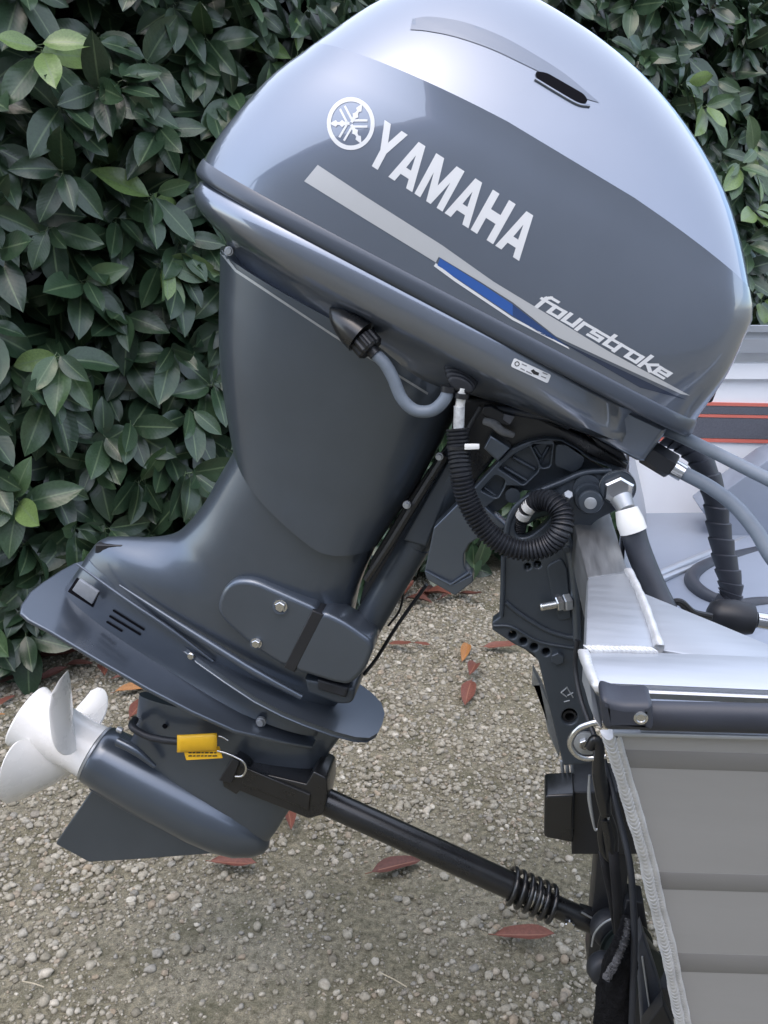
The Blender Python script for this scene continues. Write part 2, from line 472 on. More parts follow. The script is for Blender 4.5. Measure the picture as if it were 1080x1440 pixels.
# ------------------------------------------------------------------ leaves
def leaf_template(seed, curl, fold, bend_side=0.0, wid=0.20, nx=7):
    r_ = np.random.default_rng(seed)
    ts = np.linspace(0, 1, nx + 1)
    vs, uv = [], []
    ph = r_.uniform(0, 6.28)
    tw = r_.uniform(-0.35, 0.35)
    for tt in ts:
        if tt <= 0.0: wd = 0.006
        else: wd = wid * max(math.sin(math.pi * min(tt, 1) ** 0.98), 0) ** 0.68 * (1 - 0.10 * tt) * (1 if tt < 0.8 else 1 - 1.3 * (tt - 0.8))
        if tt >= 1: wd = 0.002
        for cc in (-1, -0.55, 0, 0.55, 1):
            y = wd * cc
            z = fold * abs(cc) * wd - curl * tt * tt + 0.020 * math.sin(tt * 9 + ph + 1.2 * cc) * abs(cc)
            z += tw * tt * y * 0.6
            vs.append((tt, y + bend_side * tt * tt, z)); uv.append((tt, cc))
    fs = []
    for i in range(nx):
        for j in range(4):
            a = i * 5 + j
            fs.append((a, a + 5, a + 6, a + 1))
    st = len(vs)                                   # petiole
    for x_, rr in ((-0.12, 0.010), (0.02, 0.012)):
        for k in range(3):
            vs.append((x_, rr * math.cos(2.094 * k), rr * math.sin(2.094 * k) - 0.006)); uv.append((0.5, 0.0))
    for k in range(3):
        fs.append((st + k, st + (k + 1) % 3, st + 3 + (k + 1) % 3, st + 3 + k))
    return np.array(vs), fs, np.array(uv)

def leaf_material(name, stops, vein, rough, use_random=True):
    m, t, b = nodes_mat(name)
    at_ = t.nodes.new('ShaderNodeAttribute'); at_.attribute_name = 'tone'
    cr = ramp(t, stops); t.links.new(at_.outputs['Fac'], cr.inputs[0])
    uvn = t.nodes.new('ShaderNodeUVMap'); uvn.uv_map = 'UVMap'
    sx = t.nodes.new('ShaderNodeSeparateXYZ'); t.links.new(uvn.outputs[0], sx.inputs[0])
    ab = t.nodes.new('ShaderNodeMath'); ab.operation = 'ABSOLUTE'; t.links.new(sx.outputs[1], ab.inputs[0])
    mr = t.nodes.new('ShaderNodeMapRange'); mr.inputs[1].default_value = 0.035; mr.inputs[2].default_value = 0.09; mr.inputs[3].default_value = 1; mr.inputs[4].default_value = 0
    t.links.new(ab.outputs[0], mr.inputs[0])
    # side veins: slanted waves
    mm = t.nodes.new('ShaderNodeMath'); mm.operation = 'MULTIPLY_ADD'; mm.inputs[1].default_value = -0.22; t.links.new(ab.outputs[0], mm.inputs[0]); t.links.new(sx.outputs[0], mm.inputs[2])
    sn = t.nodes.new('ShaderNodeMath'); sn.operation = 'MULTIPLY'; sn.inputs[1].default_value = 75.0; t.links.new(mm.outputs[0], sn.inputs[0])
    s2 = t.nodes.new('ShaderNodeMath'); s2.operation = 'SINE'; t.links.new(sn.outputs[0], s2.inputs[0])
    v2_ = t.nodes.new('ShaderNodeMapRange'); v2_.inputs[1].default_value = 0.82; v2_.inputs[2].default_value = 1.0; v2_.inputs[4].default_value = 0.035; t.links.new(s2.outputs[0], v2_.inputs[0])
    tc = t.nodes.new('ShaderNodeTexCoord').outputs['Object']
    nz = noise(t, 22, 5, 0.6, tc); nr = ramp(t, [(0.3, (0.72, 0.74, 0.72)), (0.7, (1.2, 1.18, 1.15))]); t.links.new(nz.outputs['Fac'], nr.inputs[0])
    col = mixc(t, 0.9, cr.outputs[0], nr.outputs[0], 'MULTIPLY')
    col = mixc(t, v2_.outputs[0], col, vein)
    mv = t.nodes.new('ShaderNodeMath'); mv.operation = 'MULTIPLY'; mv.inputs[1].default_value = 0.75; t.links.new(mr.outputs[0], mv.inputs[0])
    col = mixc(t, mv.outputs[0], col, vein)
    t.links.new(col, b.inputs['Base Color']); b.inputs['Roughness'].default_value = rough; b.inputs['Specular IOR Level'].default_value = 0.45
    bp = t.nodes.new('ShaderNodeBump'); bp.inputs['Strength'].default_value = 0.05; bp.inputs['Distance'].default_value = 0.0015
    a2 = t.nodes.new('ShaderNodeMath'); a2.operation = 'ADD'; t.links.new(s2.outputs[0], a2.inputs[0]); t.links.new(mr.outputs[0], a2.inputs[1])
    t.links.new(a2.outputs[0], bp.inputs['Height']); t.links.new(bp.outputs[0], b.inputs['Normal'])
    return m
leaf_m = leaf_material('laurel_leaf', [(0.0, (0.018, 0.036, 0.021)), (0.55, (0.033, 0.064, 0.033)), (0.8, (0.054, 0.098, 0.044)), (1.0, (0.125, 0.190, 0.065))], (0.120, 0.170, 0.090), 0.30)
TEMPL = [leaf_template(100 + i, c, fo, bs, wd) for i, (c, fo, bs, wd) in enumerate([(0.10, 0.22, 0.0, 0.25), (0.20, 0.30, 0.05, 0.26), (0.04, 0.15, -0.04, 0.24), (0.28, 0.25, 0.0, 0.27), (0.14, 0.40, -0.08, 0.25), (-0.05, 0.22, 0.03, 0.28), (0.16, 0.10, 0.06, 0.255), (0.08, 0.28, -0.02, 0.235)])]

def leaf_mesh(name, tpl, tone, m):
    V, Fs, UV = tpl
    me = bpy.data.meshes.new(name)
    me.from_pydata([tuple(x) for x in V], [], Fs)
    ul_ = me.uv_layers.new(name='UVMap')
    li = np.empty(len(me.loops), int); me.loops.foreach_get('vertex_index', li)
    ul_.data.foreach_set('uv', UV[li].ravel().astype(np.float32))
    a = me.attributes.new('tone', 'FLOAT', 'POINT'); a.data.foreach_set('value', np.full(len(V), tone, np.float32))
    me.polygons.foreach_set('use_smooth', [True] * len(me.polygons))
    me.materials.append(m)
    return me

# hedge line on the ground
g0, g1 = at_z(0, 965, 0.0), at_z(600, 838, 0.0)
HD = (g1 - g0); HD.z = 0; HD.normalize()
HN = Vector((HD.y, -HD.x, 0))                       # towards the camera
if (CAM - g0).dot(HN) < 0: HN = -HN
hedge = thing('laurel_hedge', g0 + HD * 1.5, 'dense cherry laurel hedge with glossy dark green leaves behind the motor', 'hedge')
rs = random.Random(5)
mats_ = []                                          # (matrix, template, tone)
def face(s, z):                                     # how far the hedge face swells towards the yard
    return 0.06 * math.sin(s * 2.3 + 0.7) + 0.05 * math.sin(z * 3.1 + s) + 0.04 * math.sin(s * 6.1 - z * 4.0) - 0.10 * max(z - 1.6, 0) - 0.16 * max(0.35 - z, 0)
def add_leaf(p, d, nrm, length, tpl, tone):
    d = d.normalized(); nrm = (nrm - d * nrm.dot(d)).normalized(); sdv = nrm.cross(d)
    mt = Matrix((( d.x, sdv.x, nrm.x), (d.y, sdv.y, nrm.y), (d.z, sdv.z, nrm.z)))
    mats_.append((np.array(mt) * length, np.array(p), tpl, tone, length))
shoots = []
def shoot(s, z, depth, young=0.0, big=1.0):
    p = g0 + HD * s + HN * (face(s, z) - depth) + Vector((0, 0, z))
    ax = (HN * rs.uniform(0.5, 1.0) + Vector((0, 0, rs.uniform(0.15, 0.9))) + HD * rs.uniform(-0.6, 0.6)).normalized()
    e1 = ax.cross(Vector((0.3, 0.2, 1))).normalized(); e2 = ax.cross(e1)
    n = rs.randint(6, 8)
    ph = rs.uniform(0, 6.28)
    for k in range(n):
        a = ph + k * 2.4
        open_ = rs.uniform(0.9, 1.5) if k > 2 else rs.uniform(0.5, 0.95)
        rad_ = e1 * math.cos(a) + e2 * math.sin(a)
        d = ax * math.cos(open_) + rad_ * math.sin(open_) + Vector((0, 0, -rs.uniform(0.35, 1.15)))
        nrm = ax * math.sin(open_) - rad_ * math.cos(open_) + Vector((0, 0, 0.25)) + HN * 0.35
        L_ = rs.uniform(0.135, 0.20) * big * (0.75 if k < 2 else 1.0)
        tone = min(max(rs.gauss(0.38, 0.17) + young * (0.55 if k < 4 else 0.3), 0), 1)
        add_leaf(p - ax * (0.010 * k) + rad_ * 0.008, d, nrm, L_, rs.randrange(len(TEMPL)), tone)
    shoots.append((p, ax))
S_MAX = 6.2
for depth, cell in ((0.0, 0.155), (0.12, 0.160), (0.24, 0.175), (0.36, 0.21)):
    s = -1.0
    while s < S_MAX:
        z = 0.15 if depth < 0.15 else 0.20
        while z < 2.75:
            if rs.random() < (0.80 if depth < 0.05 else 0.84):
                young = 1.0 if rs.random() < 0.05 and depth < 0.05 else 0.0
                shoot(s + rs.uniform(-0.5, 0.5) * cell, z + rs.uniform(-0.5, 0.5) * cell, depth + rs.uniform(-0.05, 0.05), young)
            z += cell
        s += cell
s = S_MAX
while s < 9.4:                                      # the hedge runs on past the boat
    z = 0.2
    while z < 2.75:
        shoot(s + rs.uniform(-0.06, 0.06), z + rs.uniform(-0.06, 0.06), rs.choice((0.0, 0.1, 0.2)))
        z += 0.155
    s += 0.14
# pale young shoots the photograph shows by the cowl's bow end and on the left
def hedge_s(px, py):
    q = on_plane(px, py, g0, HN)
    return (q - g0).dot(HD), q.z
for px, py in ((985, 150), (1010, 235), (1035, 215), (945, 285), (955, 120), (1020, 45 + 250), (232, 370), (50, 75), (75, 495), (215, 275), (15, 690), (1045, 420)):
    s, z = hedge_s(px, py); shoot(s, z, -0.07, 0.9)
# drooping sprig that hangs behind the swivel bracket
q = at_z(672, 838, 0.0); s0_ = (q - g0).dot(HD)
for dz, tp_ in ((0.42, 0), (0.36, 3), (0.30, 1), (0.26, 2)):
    add_leaf(q + Vector((rs.uniform(-0.05, 0.05), -0.03, dz)), Vector((rs.uniform(-0.25, 0.25), -0.1, -1)), HN, 0.17, tp_, 0.55)

# nearest, best visible leaves are single objects, the rest one mass
P = np.array([m_[1] for m_ in mats_]); cx, cy, cz = project(P + 0.0)
def hidden(px, py):
    if px < -20 or px > 1100 or py < -20 or py > 960: return True
    if py < 640 and 285 < px < 1045 and not (px < 530 and py < 232 - (px - 300) * 1.0) and not (px > 740 and py < (px - 740) * 0.72) and not (px > 985 and py < 395 and px > 1010): return True
    if py > 600 and px > 260: return True
    if px > 800 and py > 455: return True
    if py > 760 and px > 100: return True
    return False
out_ = np.array([(Vector(p) - g0).dot(HN) for p in P])
order = sorted([i for i in range(len(mats_)) if not hidden(cx[i], cy[i])], key=lambda i: -(out_[i] + 0.25 * mats_[i][4]))
picked = set(order[:300])
TONES = (0.12, 0.3, 0.45, 0.6, 0.8, 1.0)
cache = {}
for i in order[:300]:
    Rm, p, tp_, tone, _ = mats_[i]
    tq = min(range(6), key=lambda k: abs(TONES[k] - tone))
    key = (tp_, tq)
    if key not in cache: cache[key] = leaf_mesh('leaf', TEMPL[tp_], TONES[tq], leaf_m)
    ob = bpy.data.objects.new('leaf', cache[key]); COL.objects.link(ob)
    ob.parent = hedge; ob.matrix_parent_inverse = Matrix.Translation(-hedge.location)
    M4 = Matrix(Rm.tolist()).to_4x4(); M4.translation = Vector(p); ob.matrix_basis = M4
bv, bf, buv, btone, off_ = [], [], [], [], 0
for i, (Rm, p, tp_, tone, _) in enumerate(mats_):
    if i in picked: continue
    V, Fs, UV = TEMPL[tp_]
    bv.append(V @ Rm.T + p); bf.append(np.array(Fs) + off_); buv.append(UV); btone.append(np.full(len(V), tone)); off_ += len(V)
bv = np.concatenate(bv); bf = np.concatenate(bf); buv = np.concatenate(buv); btone = np.concatenate(btone)
me = bpy.data.meshes.new('leaf_mass')
me.vertices.add(len(bv)); me.vertices.foreach_set('co', bv.ravel())
me.loops.add(bf.size); me.loops.foreach_set('vertex_index', bf.ravel())
me.polygons.add(len(bf)); me.polygons.foreach_set('loop_start', np.arange(len(bf)) * 4); me.polygons.foreach_set('loop_total', np.full(len(bf), 4)); me.polygons.foreach_set('use_smooth', np.ones(len(bf), bool))
me.update()
u_ = me.uv_layers.new(name='UVMap'); u_.data.foreach_set('uv', buv[bf.ravel()].ravel().astype(np.float32))
a_ = me.attributes.new('tone', 'FLOAT', 'POINT'); a_.data.foreach_set('value', btone.astype(np.float32))
tag(link('leaf_mass', me, leaf_m, hedge, None), kind='stuff')
# woody inside: stems, and a dark slab coloured as the shade deep inside
wood = mat('laurel_wood', (0.045, 0.036, 0.024), 0.85, var=0.4, vscale=30, bump=0.4, bscale=80)
for k in range(16):
    s = -0.6 + k * 0.42 + rs.uniform(-0.1, 0.1)
    b0 = g0 + HD * s - HN * rs.uniform(0.25, 0.4)
    tube('stem', [b0, b0 + Vector((rs.uniform(-0.05, 0.05), 0, 0.5)), b0 + Vector((rs.uniform(-0.1, 0.1), 0, 1.2)), b0 + HD * rs.uniform(-0.15, 0.15) + Vector((0, 0, 2.6))], [0.020, 0.016, 0.012, 0.006], wood, hedge, n=8, per=4)
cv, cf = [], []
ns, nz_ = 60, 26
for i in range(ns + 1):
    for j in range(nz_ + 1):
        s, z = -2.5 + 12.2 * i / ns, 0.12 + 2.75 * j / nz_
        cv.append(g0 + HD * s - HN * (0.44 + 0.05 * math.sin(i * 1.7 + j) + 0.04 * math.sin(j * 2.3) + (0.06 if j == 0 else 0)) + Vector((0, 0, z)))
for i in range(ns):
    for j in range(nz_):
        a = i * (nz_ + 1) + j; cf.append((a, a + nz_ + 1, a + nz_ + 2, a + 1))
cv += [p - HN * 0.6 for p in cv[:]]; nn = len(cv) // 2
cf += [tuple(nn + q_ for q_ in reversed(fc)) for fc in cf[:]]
mesh('shade_core', cv, cf, mat('hedge_depth_shade', (0.018, 0.020, 0.014), 0.95, var=0.6, vscale=40, bump=1.0, bscale=60), hedge, 60, fix=False)

# ------------------------------------------------------------------ house behind the photographer (it shows as a reflection in the cowl)
house = thing('house', (0.5, -8.0, 0), 'long rendered house mirrored in the glossy motor cowl', 'house')
hw = mat('house_render', (0.38, 0.37, 0.36), 0.9, var=0.08, vscale=2, bump=0.2, bscale=20)
hr = mat('roof_tiles', (0.10, 0.075, 0.065), 0.8, var=0.25, vscale=9)
hx0, hx1, hy, he, ha = -9.5, 15.0, -7.2, 5.6, 8.6
v = [(hx0, hy, 0), (hx1, hy, 0), (hx1, hy, he), (hx0, hy, he)]
v += [(x, y - 9, z) for x, y, z in v]
mesh('wall', v, [(0, 1, 2, 3), (7, 6, 5, 4), (0, 4, 5, 1), (1, 5, 6, 2), (0, 3, 7, 4)], hw, house)
for ya_, yb_ in ((hy + 0.5, hy - 4.5), (hy - 9.5, hy - 4.5)):
    slab('roof', [(hx0 - 0.4, ya_, he - 0.2), (hx1 + 0.4, ya_, he - 0.2), (hx1 + 0.4, yb_, ha), (hx0 - 0.4, yb_, ha)], 0.12, hr, house, 0.0)

# ------------------------------------------------------------------ fallen leaves
dead_m = leaf_material('dead_laurel_leaf', [(0.0, (0.060, 0.030, 0.024)), (0.4, (0.150, 0.055, 0.042)), (0.75, (0.230, 0.085, 0.055)), (1.0, (0.36, 0.17, 0.06))], (0.30, 0.15, 0.10), 0.6)
DT = [leaf_template(200 + i, c, fo, bs, wd) for i, (c, fo, bs, wd) in enumerate([(0.05, 0.5, 0.05, 0.17), (-0.12, 0.7, 0.0, 0.15), (0.10, 0.9, -0.06, 0.16), (-0.2, 0.4, 0.05, 0.18)])]
dcache = {}
def dead(px, py, length_px, ang, tone, label, group=None, tilt=0.0, roll=0.0, lift=0.012, tpl=None):
    a = R(ang)
    p0 = at_z(px - math.cos(a) * length_px / 2, py - math.sin(a) * length_px / 2, 0.008)
    p1 = at_z(px + math.cos(a) * length_px / 2, py + math.sin(a) * length_px / 2, 0.008)
    d = p1 - p0; L_ = min(d.length, 0.17); d.normalize()
    d = (d + Vector((0, 0, tilt))).normalized()
    nrm = Vector((rs.uniform(-0.15, 0.15), -0.15 + roll, 1)); nrm = (nrm - d * nrm.dot(d)).normalized(); sd_ = nrm.cross(d)
    k = rs.randrange(len(DT)) if tpl is None else tpl
    tq = round(tone * 4) / 4
    if (k, tq) not in dcache:
        dcache[(k, tq)] = leaf_mesh('fallen_leaf', DT[k], tq, dead_m)
    ob = bpy.data.objects.new('fallen_leaf', dcache[(k, tq)]); COL.objects.link(ob)
    M4 = Matrix(((d.x * L_, sd_.x * L_, nrm.x * L_), (d.y * L_, sd_.y * L_, nrm.y * L_), (d.z * L_, sd_.z * L_, nrm.z * L_))).to_4x4()
    M4.translation = p0 + Vector((0, 0, lift)); ob.matrix_basis = M4
    return tag(ob, label, 'leaf', group)
GR = 'fallen leaves scattered on the gravel'
dead(330, 1221, 66, 8, 0.45, 'long red-brown fallen leaf on the gravel just below the skeg', GR, tpl=1)
dead(409, 1160, 40, 75, 0.6, 'crumpled reddish fallen leaf below the support bar yoke', GR, 0.25, 0.3, tpl=2)
dead(558, 1223, 74, -14, 0.3, 'dark red fallen leaf on the gravel below the middle of the support bar', GR, tpl=0)
dead(738, 1323, 84, 4, 0.4, 'long red-brown fallen leaf on the gravel below the support bar spring', GR, tpl=1)
dead(657, 977, 34, 110, 0.55, 'reddish fallen leaf lying alone left of the bracket holes', GR, tpl=0)
dead(666, 951, 28, 100, 0.5, 'curled fallen leaf touching the top of the lone reddish leaf', GR, 0.3, tpl=2)
dead(706, 915, 52, 5, 0.55, 'rusty fallen leaf beside the lower left tip of the clamp bracket', GR, tpl=3)
dead(655, 920, 22, 100, 0.9, 'small orange fallen leaf between two rusty ones', GR, tpl=2)
dead(563, 914, 34, 20, 0.6, 'rusty fallen leaf right of the trim cable end', GR, 0.1, tpl=3)
dead(594, 911, 24, 15, 0.6, 'small rusty fallen leaf just right of the one by the trim cable', GR, tpl=1)
dead(187, 973, 52, -10, 1.0, 'bright orange curled fallen leaf behind the propeller', GR, tpl=2)
dead(196, 998, 40, -50, 0.45, 'dark red fallen leaf just below the bright orange one', GR, tpl=0)
dead(176, 956, 36, -8, 0.5, 'reddish fallen leaf just above the bright orange one', GR, tpl=1)
dead(148, 952, 24, 70, 0.5, 'small crumpled fallen leaf right of the upper propeller blade', GR, 0.3, tpl=2)
dead(8, 990, 34, -30, 0.5, 'red fallen leaf at the left edge above the propeller hub', GR, tpl=0)
dead(3, 1009, 10, 0, 1.0, 'tiny orange leaf scrap at the left edge', GR, tpl=0)
dead(70, 957, 58, -20, 0.3, 'long brown fallen leaf left of the upper propeller blade', GR, tpl=1)
dead(82, 928, 60, 5, 0.25, 'brown fallen leaf under the hedge beside the upper propeller blade', GR, tpl=3)
dead(617, 846, 44, 20, 0.45, 'crumpled red leaf under the swivel bracket lug', GR, 0.4, tpl=2)
dead(574, 838, 46, -30, 0.4, 'red leaf between the swivel tube and the trim cable', GR, 0.3, tpl=0)
dead(502, 832, 44, -35, 0.6, 'rusty leaf seen in the gap between leg and swivel tube', GR, 0.3, tpl=3)
LI = 'leaf litter in the shade beneath the hedge'
LITTER = ['brown litter leaf left of the propeller hub, under the drooping hedge leaves', 'dark litter leaf beneath the rear tip of the ventilation plate', 'steeply slanting litter leaf just under the ventilation plate edge', 'brown litter leaf half hidden below the lowest hanging hedge leaves', 'dull litter leaf nearest the left edge under the hedge', 'small dark litter leaf touching the upper propeller blade tip', 'brown litter leaf just right of the trim cable top', 'brown litter leaf below the right corner of the swivel lug', 'dark litter leaf between leg and trim cable under the hedge', 'small litter leaf farthest right beneath the swivel bracket', 'dark litter leaf low in the gap beside the mount cover', 'steep brown litter leaf right behind the swivel lug', 'brown litter leaf in the deep shade at the left hedge foot', 'dark litter leaf just right of the upper propeller blade']
for lb, (px, py, ln, an) in zip(LITTER, ((40, 945, 46, -12), (98, 912, 44, 12), (118, 905, 40, -30), (60, 918, 40, 25), (20, 962, 44, -5), (112, 938, 36, 0), (590, 850, 40, 15), (640, 840, 42, -12), (545, 842, 40, 10), (660, 846, 36, 30), (480, 838, 36, 12), (605, 836, 44, -25), (30, 925, 40, 15), (140, 925, 36, -15))):
    dead(px, py, ln, an, rs.uniform(0.1, 0.5), lb, LI, rs.uniform(0, 0.35), rs.uniform(-0.2, 0.3))
straw = mat('dry_straw', (0.42, 0.37, 0.27), 0.8)
for (x0_, y0_), (x1_, y1_), lb in (((533, 1367), (572, 1388), 'thin pale straw lying on the gravel below the support bar'), ((32, 1380), (62, 1388), 'thin pale straw lying at the lower left of the gravel'), ((636, 946), (664, 942), 'dry brown twig lying beside the lone reddish leaf')):
    tw_ = tube('straw', [at_z(x0_, y0_, 0.012), at_z((x0_ + x1_) / 2, (y0_ + y1_) / 2 - 1, 0.016), at_z(x1_, y1_, 0.012)], 0.0014, straw, None, n=6)
    tag(tw_, lb, 'straw')
# ------------------------------------------------------------------ outboard motor
_a, _b = at(400, 300, -0.17), at(803, 520, -0.17)
ALPHA = math.atan2(_a.z - _b.z, _b.x - _a.x) - R(1.0)                # how far the motor is tilted up
U = Vector((math.cos(ALPHA), 0, -math.sin(ALPHA)))          # towards the bow, along the cowl's foot
W = Vector((math.sin(ALPHA), 0, math.cos(ALPHA)))           # up the motor
YV = Vector((0, 1, 0))
O0 = at(300, 238, -0.08)
O0.y = 0
def uw(px, py, Y):
    d = at(px, py, Y) - O0
    return d.dot(U), d.dot(W)
def mw(u, y, w_):
    return O0 + U * u + YV * y + W * w_

outboard = thing('outboard_motor', at(870, 690, 0.0), 'blue-grey four-stroke outboard motor tilted up on the boat transom', 'outboard motor')

def ring(u0, u1, H, wf, n_r=2.5, n_f=3.0, n=96, uc=0.5):
    c = u0 + (u1 - u0) * uc
    out = []
    for i in range(n):
        t = 2 * math.pi * (i + 0.5) / n
        ct, st = math.cos(t), math.sin(t)
        e = n_f if ct > 0 else n_r
        x = math.copysign(abs(ct) ** (2 / e), ct); y = math.copysign(abs(st) ** (2 / e), st)
        u = c + (x * (u1 - c) if x > 0 else x * (c - u0))
        out.append((u, y * H, wf(u) if callable(wf) else wf))
    return out

# --- cowl: stacked plan outlines, foot to crown
SILL = [(300, 232), (322, 196), (345, 166), (376, 128), (409, 94), (447, 66), (490, 30), (532, 0), (585, -23), (640, -33), (676, -27)]
SILR = [(992, 572), (1002, 555), (1027, 502), (1047, 445), (1053, 405), (1047, 367), (1019, 277), (978, 204), (925, 138), (844, 65), (775, 20), (736, -1), (706, -16)]
pl = [p for p in catmull([Vector((*uw(x, y, -0.018), 0)) for x, y in SILL], 6)]
pr = [p for p in catmull([Vector((*uw(x, y, float(np.interp(y, [0, 300, 405, 445, 572], [0.026, 0.020, -0.02, -0.065, -0.125]))), 0)) for x, y in SILR], 6)]
def profile(ps):
    wv = np.linspace(min(p.y for p in ps), max(p.y for p in ps), 200)
    ps = sorted(ps, key=lambda p: p.y)
    uv = np.interp(wv, [p.y for p in ps], [p.x for p in ps])
    k = np.hanning(25); k /= k.sum()
    pad = np.concatenate([2 * uv[0] - uv[12:0:-1], uv, 2 * uv[-1] - uv[-2:-14:-1]])
    return wv, np.convolve(pad, k, 'valid')
wl, ul = profile(pl)
wr, ur = profile(pr)
WT = max(wl[-1], wr[-1])
def u_left(w_): return float(np.interp(w_, wl, ul))
def u_right(w_): return float(np.interp(w_, wr, ur))
UC0 = 0.5 * (u_left(0) + u_right(0))
WC = uw(740, 186, -0.165)[1]
def crease_drop(u):                         # the shoulder line falls towards the bow and a little towards the stern
    t = (u - 0.30) / 0.38
    return 0.042 * max(t, 0) ** 2 + 0.030 * max(-t, 0) ** 2
rings = []
for k in range(13):
    s = k / 12
    w0 = 0.002 + (WC - 0.002) * s
    H = 0.186 + 0.004 * math.sin(math.pi * min(s * 1.1, 1)) - 0.011 * s ** 2
    rr = ring(u_left(w0), u_right(w0), H, lambda u, s=s, w0=w0: w0 - crease_drop(u) * s ** 1.5, 3.0, 8.0)
    rings.append(rr)
NT = 16
for k in range(1, NT):
    q = 1 - k / NT
    w0 = WT - (WT - WC) * q ** 1.8
    H = 0.175 * q ** 0.95
    c_ = q ** 1.2
    rr = ring(u_left(w0), u_right(w0), H, lambda u, w0=w0, c_=c_: w0 - crease_drop(u) * c_, 2.3 + 0.7 * q ** 3, 2.3 + 5.7 * q ** 4)
    rings.append(rr)
rings = [[mw(*p) for p in r] for r in rings]
v, f = skin(rings, True, True)
cowl = mesh('cowl', v, f, M['paint'], outboard, 40)
for e in cowl.data.edges:                    # the crisp shoulder line
    if all(12 * 96 <= i < 13 * 96 for i in e.vertices):
        e.use_edge_sharp = True

# rolled rim round the foot of the cowl
rim_rings = []
prof = [(0.006, -0.001), (0.006, 0.0006), (0.004, 0.0018), (-0.002, 0.0032), (-0.008, 0.0040), (-0.012, 0.0036), (-0.0145, 0.0015), (-0.0150, -0.001), (-0.0145, -0.006)]
for w0, o in prof:
    rim_rings.append([mw(*p) for p in ring(u_left(0.004) - o, u_right(0.01) + o, 0.186 + o, w0, 3.0, 8.0)])
v, f = skin(rim_rings, False, False)
cowl_rim = mesh('cowl_rim', v, f, M['rim'], outboard, 50)

plate('cowl_latch', [(1000, 540, 3), (1008, 531, 3), (1013, 538, 3), (1002, 566, 3), (994, 567, 3)], -0.02, 0.04, M['black'], outboard, bevel=0.002)

# --- lower cowling (pan)
S_ = scale_at(600, 450, -0.15)
def pan_ring(wpx, u0, u1, H, nr=2.5, nf=3.2):
    return [mw(*p) for p in ring(u0 * S_, u1 * S_, H, wpx * S_, nr, nf)]
pan = [pan_ring(-12, -8, 745, 0.184, 3), pan_ring(-18, -15, 749, 0.187, 3), pan_ring(-24, -22, 750, 0.189, 3), pan_ring(-38, -27, 748, 0.190, 3), pan_ring(-54, -24, 744, 0.186, 2.8, 4), pan_ring(-68, -10, 738, 0.176, 2.5, 5),
       pan_ring(-78, 16, 720, 0.158, 2.5, 5), pan_ring(-90, 32, 690, 0.144), pan_ring(-102, 56, 600, 0.132), pan_ring(-118, 80, 520, 0.122), pan_ring(-135, 110, 450, 0.115)]
v, f = skin(pan, True, True)
pan_o = mesh('lower_cowling', v, f, M['paint'], outboard, 50)

# squared front nose of the pan, where the cables leave
nose_near = [(790, 560), (841, 552), (941, 600), (939, 608), (907, 650), (896, 649), (800, 596)]
nose = plate('cowling_nose', nose_near, -0.135, 0.27, M['paint'], outboard, bevel=0.008)

# --- upper leg cover
def leg_ring(L, Rr, H, nr=2.4, nf=2.6, Y=-0.04, n=64):
    a, b = at(L[0], L[1], Y), at(Rr[0], Rr[1], Y)
    a.y = b.y = 0
    c = (a + b) / 2; h = (b - a) / 2
    out = []
    for i in range(n):
        t = 2 * math.pi * (i + 0.5) / n
        ct, st = math.cos(t), math.sin(t)
        e = nf if ct > 0 else nr
        x = math.copysign(abs(ct) ** (2 / e), ct); y = math.copysign(abs(st) ** (2 / e), st)
        out.append(c + h * x + YV * (y * H))
    return out
cov = [leg_ring((306, 345), (660, 535), 0.132), leg_ring((305, 385), (652, 562), 0.128), leg_ring((303, 430), (634, 598), 0.122), leg_ring((303, 500), (608, 646), 0.112), leg_ring((309, 560), (582, 692), 0.102), leg_ring((321, 632), (548, 742), 0.092)]
cov = [[Vector(x) for x in zip(*[np.interp(t, range(len(cov)), [r[i][k] for r in cov]) for k in range(3)])] if False else r for t, r in zip(range(len(cov)), cov)]
def smooth_rings(rs, per=4):
    n = len(rs[0])
    cols = [catmull([r[i] for r in rs], per) for i in range(n)]
    return [[cols[i][k] for i in range(n)] for k in range(len(cols[0]))]
cov = smooth_rings(cov)
# last ring follows the slanting seam
SEAM = [(321, 637), (350, 670), (382, 702), (420, 736), (455, 764), (476, 771), (500, 774), (526, 776)]
sa = [at(x, y, -0.05) for x, y in SEAM]
base = cov[-1]
x0, x1 = min(p.x for p in base), max(p.x for p in base)
sx = [p.x for p in sa]; sz = [p.z for p in sa]
last = []
for p in base:
    t = (p.x - x0) / (x1 - x0)
    X = sx[0] + t * (sx[-1] - sx[0])
    last.append(Vector((X, p.y * 0.97, float(np.interp(X, sx, sz)))))
mid = [(a + b) / 2 for a, b in zip(base, last)]
cov += [mid, last]
lip = [Vector((p.x, p.y * 0.90, p.z + 0.001)) for p in last]
v, f = skin(cov + [lip], True, True)
leg_cover = mesh('leg_cover', v, f, M['paint_leg'], outboard, 40)

